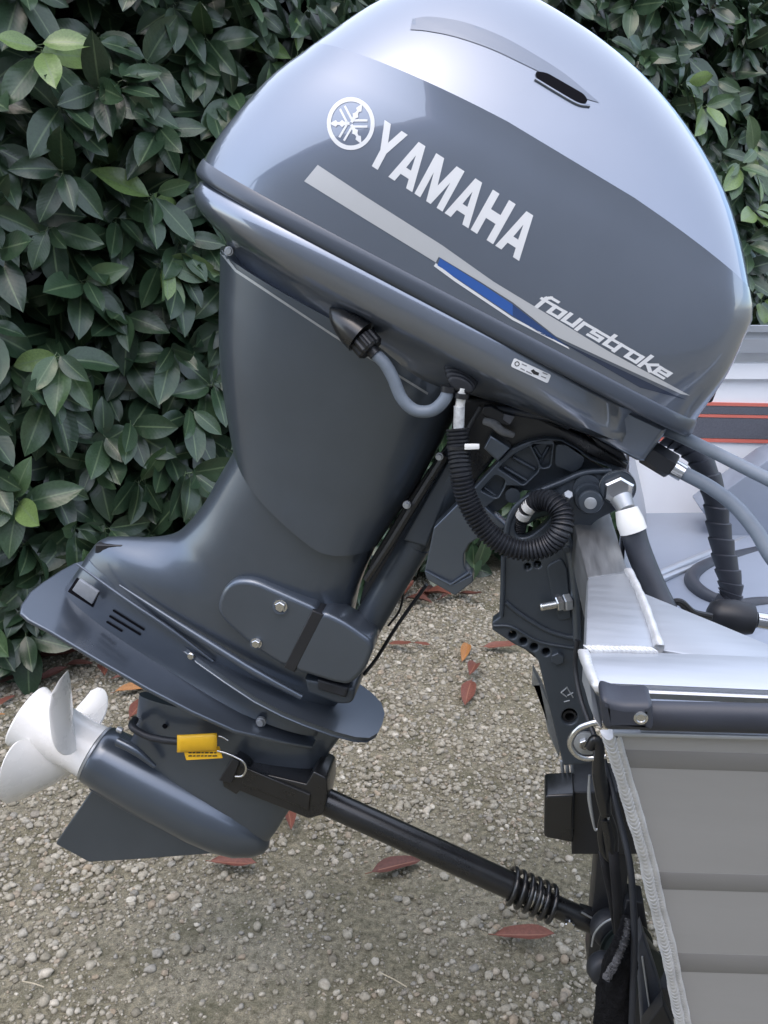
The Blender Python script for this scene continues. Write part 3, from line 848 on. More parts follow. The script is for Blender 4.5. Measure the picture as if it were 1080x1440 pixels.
# --- lower leg, swelling aft into the fairing
leg = [leg_ring((330, 590), (560, 715), 0.080), leg_ring((321, 635), (536, 752), 0.080), leg_ring((300, 672), (518, 788), 0.076, 2.2), leg_ring((276, 714), (500, 832), 0.072, 2.1), leg_ring((251, 745), (492, 866), 0.070, 2.0), leg_ring((228, 762), (488, 892), 0.068, 1.9),
       leg_ring((190, 768), (482, 918), 0.066, 1.8), leg_ring((130, 768), (478, 945), 0.064, 1.8), leg_ring((108, 788), (472, 976), 0.062, 1.9), leg_ring((100, 800), (470, 986), 0.060, 1.9)]
v, f = skin(smooth_rings(leg, 4), True, True)
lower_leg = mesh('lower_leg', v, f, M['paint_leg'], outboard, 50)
plate('fairing_pad', [(134, 766), (171, 767), (172, 777), (133, 778)], -0.022, 0.044, M['black'], outboard, bevel=0.002)

# gearcase shoulder under the fairing: holds the anode and the exhaust slots
shoulder = [leg_ring((108, 790), (474, 988), 0.056, 2.2, 2.6), leg_ring((96, 808), (470, 1000), 0.056, 2.4, 2.6), leg_ring((82, 828), (462, 1020), 0.055, 2.4, 2.4), leg_ring((72, 842), (450, 1040), 0.057, 2.4, 2.4), leg_ring((66, 850), (446, 1048), 0.064, 2.2, 2.2)]
v, f = skin(smooth_rings(shoulder, 3), True, True)
shoulder_o = mesh('gearcase_shoulder', v, f, M['paint_leg'], outboard, 50)
sh_tree = bvh_of(shoulder_o, lower_leg)

def plan_plate(name, near, pa, pb, Y0, th, m, parent, tipmirror=True, bevel=0.0025):
    """a plate lying across the motor: near edge in photograph pixels, mirrored to the far side"""
    a, b = at(*pa, Y0), at(*pb, Y0)
    t = (b - a).normalized()
    nrm = t.cross(YV).normalized()
    if nrm.z < 0: nrm = -nrm
    pts = [on_plane(x, y, a, nrm) for x, y in near]
    loc = [((p - a).dot(t), p.y) for p in pts]
    full = loc + [(s, -y) for s, y in reversed(loc) if abs(y) > 0.004]
    me = fill2d([full], th, bevel)
    for v_ in me.vertices:
        s, y, z = v_.co
        v_.co = a + t * s + YV * (y - a.y) - nrm * (th / 2) + nrm * z
    me.name = name
    bm = bmesh.new(); bm.from_mesh(me); bmesh.ops.recalc_face_normals(bm, faces=bm.faces); bm.to_mesh(me); bm.free()
    return link(name, me, m, parent, 35)
near = [(60, 818), (42, 832), (30, 850), (29, 861), (40, 871), (70, 887), (140, 929), (210, 969), (270, 1000), (330, 1027), (404, 1044), (440, 1050)]
vent = plan_plate('ventilation_plate', near, (70, 846), (358, 1017), -0.062, 0.007, M['paint_leg'], outboard)
near = [(168, 824), (220, 872), (280, 925), (320, 953), (361, 980), (400, 1000), (431, 1013), (470, 1027), (500, 1035), (518, 1036), (530, 1029), (536, 1016)]
splash = plan_plate('splash_plate', near, (134, 815), (536, 1016), 0.0, 0.010, M['paint_leg'], outboard)
# raised moulding along the foot of the fairing
tube('moulding', [at(168, 823, -0.060), at(240, 870, -0.070), at(300, 908, -0.074), at(360, 945, -0.074), at(424, 980, -0.068)], [0.0015, 0.004, 0.006, 0.007, 0.005], M['paint_leg'], outboard, n=14)
tube('moulding', [at(108, 793, -0.056), at(170, 838, -0.060), at(240, 885, -0.062), at(300, 930, -0.062)], [0.0015, 0.003, 0.004, 0.002], M['paint_leg'], outboard, n=12)

# anode window and slots as flat dark shade, bolts of the shoulder
decal('anode_recess', [[(109, 812), (140, 833), (131, 854), (96, 832)]], sh_tree, M['void'], shoulder_o, off=0.0009)
an = [at(x, y, -0.0595) for x, y in [(111, 815), (138, 833), (129, 850), (101, 830)]]
slab('anode', an, 0.006, M['anode'], shoulder_o, 0.001, Vector((0, 1, 0)))
for p, q in [((160, 858), (203, 885)), ((155, 866), (198, 892)), ((151, 874), (172, 887))]:
    t = (Vector(q) - Vector(p)).normalized(); nn = Vector((-t.y, t.x)) * 1.6
    p_, q_ = Vector(p), Vector(q)
    decal('exhaust_slot', [[tuple(p_ + nn), tuple(q_ + nn), tuple(q_ + t * 1.2), tuple(q_ - nn), tuple(p_ - nn), tuple(p_ - t * 1.2)]], sh_tree, M['void'], shoulder_o, off=0.0012)
def bolt(px, py, Y, rpx, parent, head='hex', m='steel', wash=True, length=0.006):
    s = scale_at(px, py, Y)
    a = at(px, py, Y); b = a - YV * length
    if wash: lathe('washer', a + YV * 0.003, a - YV * 0.0015, [(0, rpx * s * 1.25), (0.0045, rpx * s * 1.25)], M[m], parent, n=20)
    if head == 'hex':
        return hexprof('bolt', a, b, rpx * s, M[m], parent)
    return lathe('bolt', a, b, [(0, rpx * s), (length * 0.6, rpx * s), (length, rpx * s * 0.8)], M[m], parent, n=18)
bolt(269, 922, -0.064, 5, outboard, 'round', wash=False, length=0.004)
bolt(367, 1015, -0.060, 5.5, outboard, 'round', 'zinc')
bolt(390, 995, -0.062, 4, outboard, 'round', 'zinc', False)

# --- gearcase: strut, torpedo, skeg
PA, PB = at(37, 1006, 0), at(136, 1060, 0)
AX = (PB - PA).normalized()
strut_r = [leg_ring((196, 975), (490, 1018), 0.030, 2.0, 1.9, 0.0), leg_ring((193, 1000), (480, 1034), 0.030, 2.0, 1.9, 0.0), leg_ring((188, 1032), (456, 1068), 0.029, 2.0, 1.9, 0.0), leg_ring((176, 1060), (432, 1103), 0.028, 2.0, 1.9, 0.0), leg_ring((190, 1095), (405, 1142), 0.030, 2.0, 1.9, 0.0), leg_ring((250, 1145), (386, 1172), 0.028, 2.0, 1.9, 0.0), leg_ring((300, 1172), (368, 1193), 0.020, 2.0, 1.9, 0.0)]
v, f = skin(smooth_rings(strut_r, 4), True, True)
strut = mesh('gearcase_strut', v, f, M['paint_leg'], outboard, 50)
rt = 39 * scale_at(250, 1110, 0)
L = (at(378, 1192, 0) - PB).dot(AX)
torp = lathe('torpedo', PB, PB + AX, [(-0.001, rt * 0.80), (0.0, rt * 0.95), (0.003, rt), (0.02, rt * 1.02), (0.06, rt * 1.07), (0.11, rt * 1.09), (L * 0.62, rt * 1.07), (L * 0.76, rt * 0.98), (L * 0.86, rt * 0.82), (L * 0.94, rt * 0.55), (L * 0.985, rt * 0.28), (L, 0.001)], M['paint_leg'], outboard, n=48, angle=40)
lathe('torpedo_ring', PB - AX * 0.004, PB, [(0, rt * 0.9), (0.0, rt * 0.965), (0.004, rt * 0.965), (0.004, rt * 0.9)], M['zinc'], outboard, n=40)
plate('skeg', [(128, 1112), (150, 1118), (250, 1160), (370, 1190), (366, 1196), (300, 1201), (180, 1210), (125, 1213, 3), (77, 1187, 4)], -0.006, 0.012, M['paint_leg'], outboard, bevel=0.003)
tube('trim_seam', [at(127, 1108, -0.03), at(200, 1150, -0.036), at(280, 1182, -0.03)], 0.0035, M['paint_leg'], outboard, n=10)
tube('trim_boss', [at(166, 1042, -0.036), at(190, 1055, -0.040), at(218, 1078, -0.038)], [0.009, 0.008, 0.004], M['paint_leg'], outboard, n=14)
lathe('trim_bolt', at(172, 1028, -0.030), at(163, 1024, -0.030), [(0, 0.005), (0.008, 0.005), (0.010, 0.004)], M['zinc'], outboard, n=14)
bolt(232, 966 + 55, -0.026, 3.5, outboard, 'round', 'void', False, 0.002)

# --- propeller
prop = bpy.data.objects.new('propeller', None); prop.location = PA; COL.objects.link(prop); prop.parent = outboard
prop.matrix_parent_inverse = Matrix.Translation(-outboard.location)
def plink(o):
    o.parent = prop; o.matrix_parent_inverse = Matrix.Translation(-PA); return o
hl = (PB - PA).length
rh = 37 * scale_at(80, 1030, 0)
hub_prof = [(0.0, rh * 0.93), (0.0, rh * 1.08), (0.003, rh * 1.10), (hl * 0.12, rh * 1.02), (hl * 0.25, rh * 0.96), (hl * 0.5, rh * 0.92), (hl * 0.8, rh * 0.90), (hl * 0.95, rh * 0.92), (hl - 0.006, rh * 0.92), (hl - 0.006, rh * 0.6)]
hub = plink(lathe('hub', PA, PB, hub_prof, M['white'], None, n=48, caps=False))
plink(lathe('hub_core', PA + AX * 0.01, PB, [(0, rh * 0.4), (hl - 0.02, rh * 0.4)], M['black'], None, n=20))
PN = (W - AX * W.dot(AX)).normalized()
PY = AX.cross(PN)
if PY.y > 0: PY = -PY                        # towards the camera
Rp = 0.141
def blade(theta):
    nr, nc = 14, 12
    grid = []
    for i in range(nr + 1):
        s = i / nr
        r = rh * 0.86 + (Rp - rh * 0.86) * s
        hc = 0.5 * math.sqrt(max(1 - max((s - 0.52) / 0.48, 0) ** 2.2, 0)) * (0.82 + 0.5 * math.sin(math.pi * min(s / 0.9, 1)) ** 1)
        hc = max(hc, 0.02) * 0.125
        skew = 0.25 * s * s
        row = []
        for j in range(nc + 1):
            c = (j / nc - 0.5) * 2
            pit = 0.30 / (2 * math.pi)
            pang = math.atan2(pit, r)
            phi = (c * hc * math.cos(pang)) / r + skew
            ax_ = hl * 0.55 + c * hc * math.sin(pang) - s * 0.028 + 0.006 * (1 - c * c) * math.sin(math.pi * s)
            d = PN * math.cos(theta + phi) + PY * math.sin(theta + phi)
            row.append((PA + AX * ax_ + d * r, d, s, c))
        grid.append(row)
    front, back = [], []
    for row in grid:
        for p, d, s, c in row:
            th = (0.0045 * (1 - s) + 0.0016) * (1 - 0.75 * c * c)
            nv = (AX * 0.75 + d.cross(AX) * 0.6).normalized()
            front.append(p + nv * th); back.append(p - nv * th)
    nv_ = (nr + 1) * (nc + 1)
    faces = []
    for i in range(nr):
        for j in range(nc):
            a = i * (nc + 1) + j
            faces.append((a, a + 1, a + nc + 2, a + nc + 1))
            faces.append((nv_ + a, nv_ + a + nc + 1, nv_ + a + nc + 2, nv_ + a + 1))
    edge = [i * (nc + 1) for i in range(nr + 1)] + [nr * (nc + 1) + j for j in range(1, nc + 1)] + [i * (nc + 1) + nc for i in range(nr - 1, -1, -1)]
    for a, b in zip(edge[:-1], edge[1:]):
        faces.append((a, b, nv_ + b, nv_ + a))
    return plink(mesh('blade', front + back, faces, M['white'], None, 50))
for th in (R(14), R(134), R(254)):
    blade(th)

# --- side cover with its bolts and strap
cvr = plate('mount_cover', [(303, 852, 20), (318, 818, 20), (352, 814, 20), (450, 857, 14), (406, 942, 14), (360, 914, 12), (312, 872, 20)], -0.086, 0.05, M['paint_leg'], outboard, bevel=0.007)
cv2 = plate('mount_block', [(451, 858, 14), (486, 875, 14), (528, 905, 14), (513, 944, 16), (492, 965, 14), (470, 961, 14), (409, 942, 14)], -0.090, 0.06, M['paint_leg'], outboard, bevel=0.007)
plate('cover_strap', [(439, 858), (455, 865), (414, 946), (399, 939)], -0.0905, 0.05, M['black'], outboard, bevel=0.002)
for (bx_, by_, r_) in ((395, 852, 7.5), (361, 904, 6)):
    lathe('bolt_recess', at(bx_, by_, -0.0862), at(bx_, by_, -0.0872), [(0, 0.0125 * r_ / 7.5), (0.0008, 0.0125 * r_ / 7.5)], M['paint_dark'], cvr, n=24)
    bolt(bx_, by_, -0.0875, r_, cvr)
plate('swivel_foot', [(428, 955), (500, 968, 8), (496, 990, 8), (478, 992, 8), (432, 975)], -0.070, 0.10, M['paint_dark'], outboard, bevel=0.006)
plate('rubber_mount', [(446, 955), (490, 968), (486, 982), (446, 970)], -0.078, 0.06, M['rubber'], outboard, bevel=0.004)

# --- swivel tube
tube('swivel_tube', [at(508, 892, -0.02), at(545, 828, -0.02), at(584, 764, -0.02)], 22 * scale_at(545, 830, -0.02), M['paint_dark'], outboard, n=32, smooth=False)
tube('swivel_tube_collar', [at(507, 893, -0.02), at(511, 886, -0.02)], 24 * scale_at(545, 830, -0.02), M['paint_dark'], outboard, n=32, smooth=False)
tube('swivel_housing', [at(575, 775, -0.02), at(590, 752, -0.02), at(615, 708, -0.02), at(655, 640, -0.02)], [0.0222, 0.0245, 0.027, 0.03], M['paint_dark'], outboard, n=32)
plate('swivel_web', [(566, 760), (605, 690), (640, 630), (652, 640), (620, 720), (600, 770)], -0.048, 0.02, M['paint_dark'], outboard, bevel=0.004)
# --- dark underside of the motor above the bracket: tray, wiring plug, hydraulic bits
plate('lower_tray', [(640, 560), (680, 560), (760, 585), (840, 622), (885, 652), (880, 668), (820, 640), (760, 622), (700, 640), (660, 690), (630, 640)], -0.075, 0.15, M['black_gloss'], outboard, bevel=0.006)
plate('tray_window', [(830, 614), (838, 616), (876, 637), (884, 650), (872, 646), (842, 628)], -0.083, 0.01, M['black'], outboard, bevel=0.002)
plate('wiring_plug', [(680, 572), (690, 571), (722, 588), (716, 600), (704, 597), (677, 582)], -0.105, 0.02, M['black'], outboard, bevel=0.002)
plate('plug_label', [(709, 582), (724, 586), (717, 597), (707, 590)], -0.108, 0.004, M['charcoal'], outboard, bevel=0.0005)
tube('foam_sleeve', [at(681, 592, -0.10), at(694, 596, -0.105), at(706, 606, -0.105), at(722, 612, -0.10)], [0.005, 0.006, 0.0055, 0.004], mat('grey_foam', (0.16, 0.165, 0.17), 0.9, bump=0.6, bscale=300), outboard, n=10)
plate('relay_box', [(690, 612), (718, 630), (700, 650), (680, 631)], -0.10, 0.03, M['paint_leg'], outboard, bevel=0.003)
tube('tray_hose', [at(700, 575, -0.09), at(740, 582, -0.095), at(775, 588, -0.09), at(800, 600, -0.08)], 0.005, M['dark_hose'], outboard, n=10)
tube('control_rod', [at(676, 572, -0.1), at(660, 600, -0.1), at(654, 622, -0.1)], 0.003, M['black'], outboard, n=8)

# --- swivel bracket with its weight-saving pockets
P1 = [(676, 690, 3), (697, 668, 4), (711, 675, 4), (709, 684, 4), (700, 700, 4), (693, 699, 3)]
P2 = [(701, 659, 3), (721, 641, 3), (745, 628, 3), (757, 652, 4), (757, 662, 4), (736, 682, 4)]
P3 = [(747, 627, 3), (756, 621, 3), (774, 620, 3), (777, 624, 2), (773, 656, 4), (762, 658, 4)]
P4 = [(784, 627, 4), (795, 628, 3), (820, 645, 3), (815, 656, 3), (806, 662, 3), (783, 653, 4)]
H1 = circ(721, 697, 8.5)
SW = [(655, 697), (669, 684), (717, 632), (743, 621), (768, 616), (790, 618), (812, 630), (832, 645), (870, 660), (880, 690), (820, 720), (790, 720), (755, 730), (722, 752), (700, 745), (672, 722)]
swivel = plate('swivel_bracket', SW, -0.092, 0.035, M['paint_dark'], outboard, holes=[H1, P1, P2, P3, P4], bevel=0.002)
ARM = [(610, 742, 2), (660, 692, 2), (712, 740, 2), (692, 764, 2), (672, 757, 3), (660, 765, 3), (652, 780, 4), (653, 798, 4), (665, 812, 3), (637, 836, 2), (597, 804, 2)]
plate('swivel_arm', ARM, -0.0895, 0.030, M['paint_leg'], outboard, bevel=0.002)
plate('swivel_bracket_web', [(655, 708), (672, 690), (718, 638), (745, 627), (770, 622), (790, 624), (830, 648), (860, 665), (800, 690), (735, 690), (700, 720)], -0.076, 0.012, M['paint_dark'], outboard, bevel=0.001, holes=[circ(721, 697, 8.0)])
for L in ([(721, 643), (752, 660)], [(709, 657), (741, 676), (754, 664)], [(750, 628), (760, 643)], [(772, 628), (759, 650)], [(681, 686), (697, 697)], [(789, 650), (811, 658), (822, 646)]):
    tube('pocket_rib', [at(x, y, -0.079) for x, y in L], 0.0026, M['paint_dark'], swivel, n=8, smooth=False)
tube('swivel_bracket_edge', [at(598, 803, -0.092), at(634, 822, -0.094), at(660, 805, -0.094)], 0.0022, M['paint_leg'], swivel, n=8, smooth=False)
plate('swivel_lug', [(597, 804), (637, 822), (664, 808), (666, 818, 3), (640, 838, 3), (600, 815, 3)], -0.094, 0.03, M['paint_leg'], outboard, bevel=0.002)

# --- clamp bracket bolted to the transom
CL = [(708, 782), (713, 742, 8), (724, 715, 10), (745, 695, 10), (790, 677, 8), (822, 664, 8), (880, 662, 10), (893, 690, 12), (880, 712, 8), (842, 730, 10), (830, 740, 8), (832, 770), (834, 830), (834, 905), (834, 960), (836, 1074, 2), (792, 1077, 4), (757, 930), (750, 920, 4), (722, 906, 8), (692, 886, 2), (692, 875, 2), (705, 866, 4)]
SLOT = [(722, 742, 8), (736, 718, 10), (766, 700, 8), (780, 712, 8), (770, 735, 10), (745, 755, 10), (728, 757, 8)]
holes = [SLOT] + [circ(*c) for c in ((721, 893, 5.4), (736, 902, 5.4), (751, 910, 5.4), (768, 917, 5.4), (742, 797, 4.5), (756, 794, 5), (801, 1008, 11))]
clamp = plate('clamp_bracket', CL, -0.118, 0.022, M['paint_dark'], outboard, holes=holes, bevel=0.0025)
plate('clamp_bracket_backing', [(716, 790), (800, 780), (806, 900), (812, 950), (822, 1060), (796, 1066), (765, 935), (740, 915), (712, 880)], -0.094, 0.006, M['black'], clamp, bevel=0.001)
# raised borders and the sunk field of the bracket
tube('bracket_border', [at(708, 782, -0.119), at(707, 830, -0.119), at(705, 866, -0.119)], 0.0035, M['paint_dark'], clamp, n=10)
tube('bracket_border', [at(712, 770, -0.119), at(713, 742, -0.119), at(724, 715, -0.119), at(750, 695, -0.119), at(790, 678, -0.119), at(822, 665, -0.119), at(860, 662, -0.119)], 0.004, M['paint_dark'], clamp, n=10)
tube('bracket_border', [at(711, 846, -0.119), at(730, 862, -0.119), at(765, 884, -0.119), at(795, 895, -0.119), at(813, 897, -0.119)], 0.0035, M['paint_dark'], clamp, n=10)
tube('bracket_border', [at(694, 880, -0.119), at(720, 890 - 8, -0.119), at(760, 903, -0.119), at(812, 912, -0.119)], 0.0022, M['paint_dark'], clamp, n=10)
plate('bracket_field', [(768, 796, 8), (790, 785, 6), (798, 800, 4), (804, 870, 4), (786, 874, 6), (776, 840, 6)], -0.1215, 0.006, M['paint_dark'], clamp, bevel=0.002)
tube('bracket_flange', [at(790, 730, -0.120), at(798, 760, -0.122), at(806, 800, -0.122), at(810, 850, -0.122), at(812, 900, -0.120)], 0.0065, M['paint_leg'], clamp, n=12, squash=(0.8, 1.0))
lathe('adjuster_bolt', at(784, 924, -0.116), at(784, 924, -0.116) - YV, [(0, 0.010), (0.003, 0.010)], M['paint_dark'], clamp, n=24)
hexprof('hex_bolt', at(784, 924, -0.119), at(784, 924, -0.119) - YV * 0.007, 0.0092, M['paint_dark'], clamp)
hexprof('hex_bolt', at(797, 772, -0.126), at(797, 772, -0.126) - YV * 0.004, 0.005, M['paint_dark'], clamp)
# arrow mark cast in the plate
for a_, b_ in (((789, 974), (797, 967)), ((789, 974), (797, 980)), ((798, 978), (806, 974)), ((793, 987), (801, 985)), ((797, 966), (806, 981))):
    tube('cast_mark', [at(*a_, -0.1185), at(*b_, -0.1185)], 0.0009, M['zinc'], clamp, n=6, smooth=False)
lathe('bolt_sleeve', at(801, 1008, -0.112), at(801, 1008, -0.112) + YV, [(0, 0.0098), (0.0, 0.0065), (0.02, 0.0065)], M['black'], clamp, n=20, caps=False)

# stud and nut through the transom
sa_, sb_ = at(759, 854, -0.135), at(803, 846, -0.120)
sd_ = (sb_ - sa_).normalized(); s_len = (sb_ - sa_).length
prof_ = [(0, 0.0045)]
for i in range(14):
    prof_ += [(0.002 + i * 0.0016, 0.0058), (0.0028 + i * 0.0016, 0.0049)]
prof_ += [(s_len * 0.9, 0.0052)]
stud = lathe('transom_stud', sa_, sb_, prof_, M['steel'], outboard, n=16, angle=60)
hexprof('nut', sa_ + sd_ * s_len * 0.50, sa_ + sd_ * s_len * 0.72, 0.0105, M['steel'], stud)
hexprof('nut', sa_ + sd_ * s_len * 0.74, sa_ + sd_ * s_len * 0.98, 0.0122, M['zinc'], stud)

# tilt pin and tilt tube nut, the steering rod that leaves it
pin = lathe('tilt_pin', at(828, 697, -0.118), at(828, 697, -0.118) - YV, [(0, 0.0195), (0.010, 0.0195), (0.013, 0.0175), (0.013, 0.010), (0.026, 0.0105), (0.026, 0.0150), (0.031, 0.0150), (0.033, 0.0135), (0.034, 0.0085), (0.034, 0.001)], M['paint_dark'], outboard, n=36)
lathe('pin_face', at(828, 697, -0.118) - YV * 0.0335, at(828, 697, -0.118) - YV, [(0, 0.0075), (0.0015, 0.0075), (0.002, 0.0065)], M['zinc'], pin, n=24)
lathe('pin_washer', at(826, 686, -0.118), at(826, 686, -0.118) - YV, [(0, 0.018), (0.006, 0.018)], M['paint_dark'], pin, n=30)
hexprof('clip_bolt', at(793, 702, -0.126), at(800, 695, -0.14), 0.006, M['zinc'], outboard)
n0, n1, n2, n3 = at(868, 684, -0.125), at(873, 700, -0.155), at(881, 716, -0.165), at(889, 742, -0.170)
tilt = lathe('tilt_tube', at(866, 680, -0.10), n0 - YV * 0.01, [(0, 0.022), (0.034, 0.022), (0.036, 0.0205)], M['paint_dark'], outboard, n=36)
lathe('tilt_washer', n0, n1, [(0, 0.0225), (0.004, 0.0225)], M['zinc'], tilt, n=32)
hexprof('tilt_nut', n0 + (n1 - n0) * 0.1, n0 + (n1 - n0) * 0.55, 0.020, M['steel'], tilt)
srod = tube('steering_rod', [n1, n2], [0.0135, 0.0105], M['zinc'], outboard, n=20, smooth=False)
tube('rod_collar', [n2, at(886, 733, -0.17), at(891, 747, -0.172)], [0.0135, 0.0165, 0.0165], M['collar'], outboard, n=20, smooth=False)
tube('steering_sleeve', [n3, at(896, 768, -0.175), at(908, 800, -0.185), at(922, 832, -0.195), at(936, 860, -0.205)], 0.0150, M['dark_hose'], outboard, n=22)

# --- corrugated hoses
def corrugated(name, pts, r, m, parent, pitch=0.0042, amp=0.12, n=18):
    p = catmull(pts, 40)
    d = [0.0]
    for a, b in zip(p[:-1], p[1:]): d.append(d[-1] + (b - a).length)
    tot = d[-1]; k = int(tot / pitch * 6)
    ds = np.linspace(0, tot, k)
    q = [Vector([float(np.interp(x, d, [v[c] for v in p])) for c in range(3)]) for x in ds]
    rings = []
    for (T, N, B), c, s in zip(frames(q), q, ds):
        ph = (s / pitch) % 1.0
        rr = r * (1 + amp * (1 if ph < 0.55 else -1) * (0.8 + 0.2 * math.cos(2 * math.pi * ph)))
        rings.append([c + (N * math.cos(a) + B * math.sin(a)) * rr for a in [2 * math.pi * i / n for i in range(n)]])
    v, f = skin(rings)
    return mesh(name, v, f, m, parent, 60)
Yh = -0.165
hose = corrugated('corrugated_hose', [at(643, 603, -0.15), at(645, 630, -0.155), at(648, 665, Yh), at(657, 702, Yh), at(677, 738, Yh), at(703, 763, Yh), at(737, 774, Yh), at(770, 767, Yh), at(789, 745, Yh), at(790, 722, -0.155), at(778, 707, -0.145), at(764, 703, -0.135), at(750, 707, -0.128)], 0.0128, M['rubber'], outboard, pitch=0.0050)
corrugated('corrugated_hose', [at(764, 703, -0.138), at(750, 706, -0.132), at(738, 718, -0.122), at(731, 738, -0.105), at(728, 756, -0.09)], 0.0085, M['rubber'], outboard, pitch=0.0040)
tube('hose_marker', [at(748, 709, -0.131), at(742, 715, -0.127)], 0.0100, M['collar'], hose, n=16, smooth=False)
tube('hose_marker', [at(739, 719, -0.123), at(735, 726, -0.118)], 0.0100, M['collar'], hose, n=16, smooth=False)
tube('cable_tie', [at(645, 625, -0.155), at(645, 630, -0.155)], 0.0150, M['black'], hose, n=18, smooth=False)
slab('tie_head', [at(653, 625, -0.172), at(674, 625, -0.172), at(674, 632, -0.172), at(653, 633, -0.172)], 0.006, M['collar'], hose, 0.001, Vector((0, 1, 0)))
tube('white_sleeve', [at(646, 571, -0.158), at(645, 602, -0.155)], 0.0068, mat('printed_white_sleeve', (0.55, 0.57, 0.58), 0.5, var=0.3, vscale=120), hose, n=14, smooth=False)
tube('sleeve_clamp', [at(650, 553, -0.16), at(649, 560, -0.16)], 0.0088, M['black'], hose, n=16, smooth=False)
tube('sleeve_core', [at(651, 545, -0.16), at(646, 575, -0.158)], 0.0058, M['collar'], hose, n=12, smooth=False)

# --- grommet, water hose and its fitting on the side of the pan
for i, (cx_, cy_, rr_) in enumerate([(648, 527, 24), (648, 531, 23), (648, 536, 21), (648, 541, 18)]):
    pts = []
    for k in range(24):
        t = 2 * math.pi * k / 24
        ex, ey = rr_ * math.cos(t), 9 * math.sin(t)
        pts.append(at(cx_ + ex * 0.9 - ey * 0.35, cy_ + ex * 0.42 + ey * 0.9, -0.150 - i * 0.004))
    v, f = skin([[p + (p - sum(pts, Vector()) / 24).normalized() * a + YV * b for p in pts] for a, b in ((0.002, 0.012), (0.002, 0.0), (0.0, -0.0025), (-0.003, -0.003))])
    mesh('grommet_fold', v, f, M['rubber'], outboard, 50)
tube('hose_clip', [at(631, 543, -0.158), at(630, 551, -0.158)], 0.0095, M['black'], outboard, n=16, smooth=False)
fit = plate('flush_cap_base', [(461, 432, 4), (482, 434, 12), (524, 456, 4), (494, 494, 4), (472, 470, 16)], -0.150, 0.03, M['black'], outboard, bevel=0.004)
tp_, bt_ = at(464, 436, -0.150), at(507, 474, -0.158)
lathe('flush_cap', tp_, bt_, [(0, 0.001), (0.004, 0.006), (0.012, 0.0115), (0.024, 0.0165), (0.036, 0.0195), ((bt_ - tp_).length, 0.021)], M['black_gloss'], fit, n=28)
ca, cb = at(508, 475, -0.155), at(526, 496, -0.160)
cdn = (cb - ca).normalized(); rn = 19 * scale_at(515, 485, -0.155)
nut_r = []
for s, k in ((0, 0.86), (0.002, 1.0), (0.017, 1.0), (0.020, 0.86)):
    T, N, B = cdn, (YV - cdn * YV.dot(cdn)).normalized(), cdn.cross((YV - cdn * YV.dot(cdn)).normalized())
    nut_r.append([ca + cdn * s + (N * math.cos(t) + B * math.sin(t)) * rn * k * (1 + (0.06 if (i // 2) % 2 else -0.03)) for i, t in enumerate([2 * math.pi * j / 48 for j in range(48)])])
v, f = skin(nut_r)
mesh('flush_nut', v, f, M['black'], outboard, 25)
tube('flush_neck', [ca + cdn * 0.018, ca + cdn * 0.028], 0.0082, M['black'], outboard, n=14, smooth=False)
tube('flush_hose', [at(526, 497, -0.158), at(540, 510, -0.160), at(552, 530, -0.160), at(565, 560, -0.160), at(584, 577, -0.160), at(608, 577, -0.160), at(625, 562, -0.160), at(631, 546, -0.158)], 0.0078, M['grey_hose'], outboard, n=16)

# seam line between pan and leg cover, little screws
leg_tree = bvh_of(leg_cover, pan_o)
decal('seam_line', [[(312, 352), (333, 379), (471, 471), (602, 552), (601, 555), (470, 474), (331, 382), (310, 356)]], leg_tree, M['zinc'], outboard, off=0.0006)
bolt(322, 353, -0.095, 5, outboard, 'round', 'zinc', True, 0.003)
tube('front_channel', [at(626, 640, -0.055), at(588, 700, -0.055), at(548, 765, -0.055), at(515, 815, -0.055)], 0.006, M['black_gloss'], outboard, n=8)
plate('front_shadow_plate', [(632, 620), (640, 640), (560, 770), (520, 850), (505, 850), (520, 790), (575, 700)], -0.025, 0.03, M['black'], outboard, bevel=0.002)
for q_ in ((572, 710), (618, 642)):
    bolt(q_[0], q_[1], -0.062, 4.5, outboard, 'hex', 'zinc')

# trim strap hanging from the swivel foot
tube('trim_cable', [at(600, 822, -0.01), at(578, 852, -0.01), at(555, 885, -0.01), at(530, 925, -0.01), at(512, 948, -0.012)], 0.0048, M['black'], outboard, n=10, squash=(1, 0.6))
tube('trim_wire', [at(568, 830, 0.0), at(562, 858, 0.0), at(546, 880, 0.0)], 0.0018, M['black'], outboard, n=8)

# --- cables from the front of the pan
tube('throttle_cable', [at(925, 603, -0.10), at(945, 608, -0.11), at(1000, 634, -0.14), at(1050, 659, -0.17), at(1110, 690, -0.20), at(1250, 770, -0.24), at(1400, 890, -0.26)], 0.0078, M['grey_hose'], outboard, n=16)
fuel = tube('fuel_hose', [at(944, 656, -0.12), at(965, 667, -0.125), at(1000, 686, -0.135), at(1034, 712, -0.15), at(1064, 748, -0.17), at(1090, 790, -0.19), at(1150, 850, -0.21), at(1300, 930, -0.22)], 0.0088, M['grey_hose'], outboard, n=16)
hexprof('fuel_coupler', at(908, 634, -0.115), at(946, 657, -0.12), 0.0165, M['black'], outboard)
tube('fuel_ferrule', [at(944, 656, -0.12), at(961, 666, -0.124)], 0.0108, M['steel'], outboard, n=16, smooth=False)
lp = catmull([at(938, 612, -0.06), at(962, 624, -0.065), at(985, 648, -0.07), at(1003, 690, -0.075), at(1010, 735, -0.08), at(1018, 780, -0.09), at(1027, 820, -0.10), at(1025, 842, -0.105), at(1012, 856, -0.11)], 24)
loom = tube('cable_loom', lp, 0.0130, M['rubber'], outboard, n=14, smooth=False)
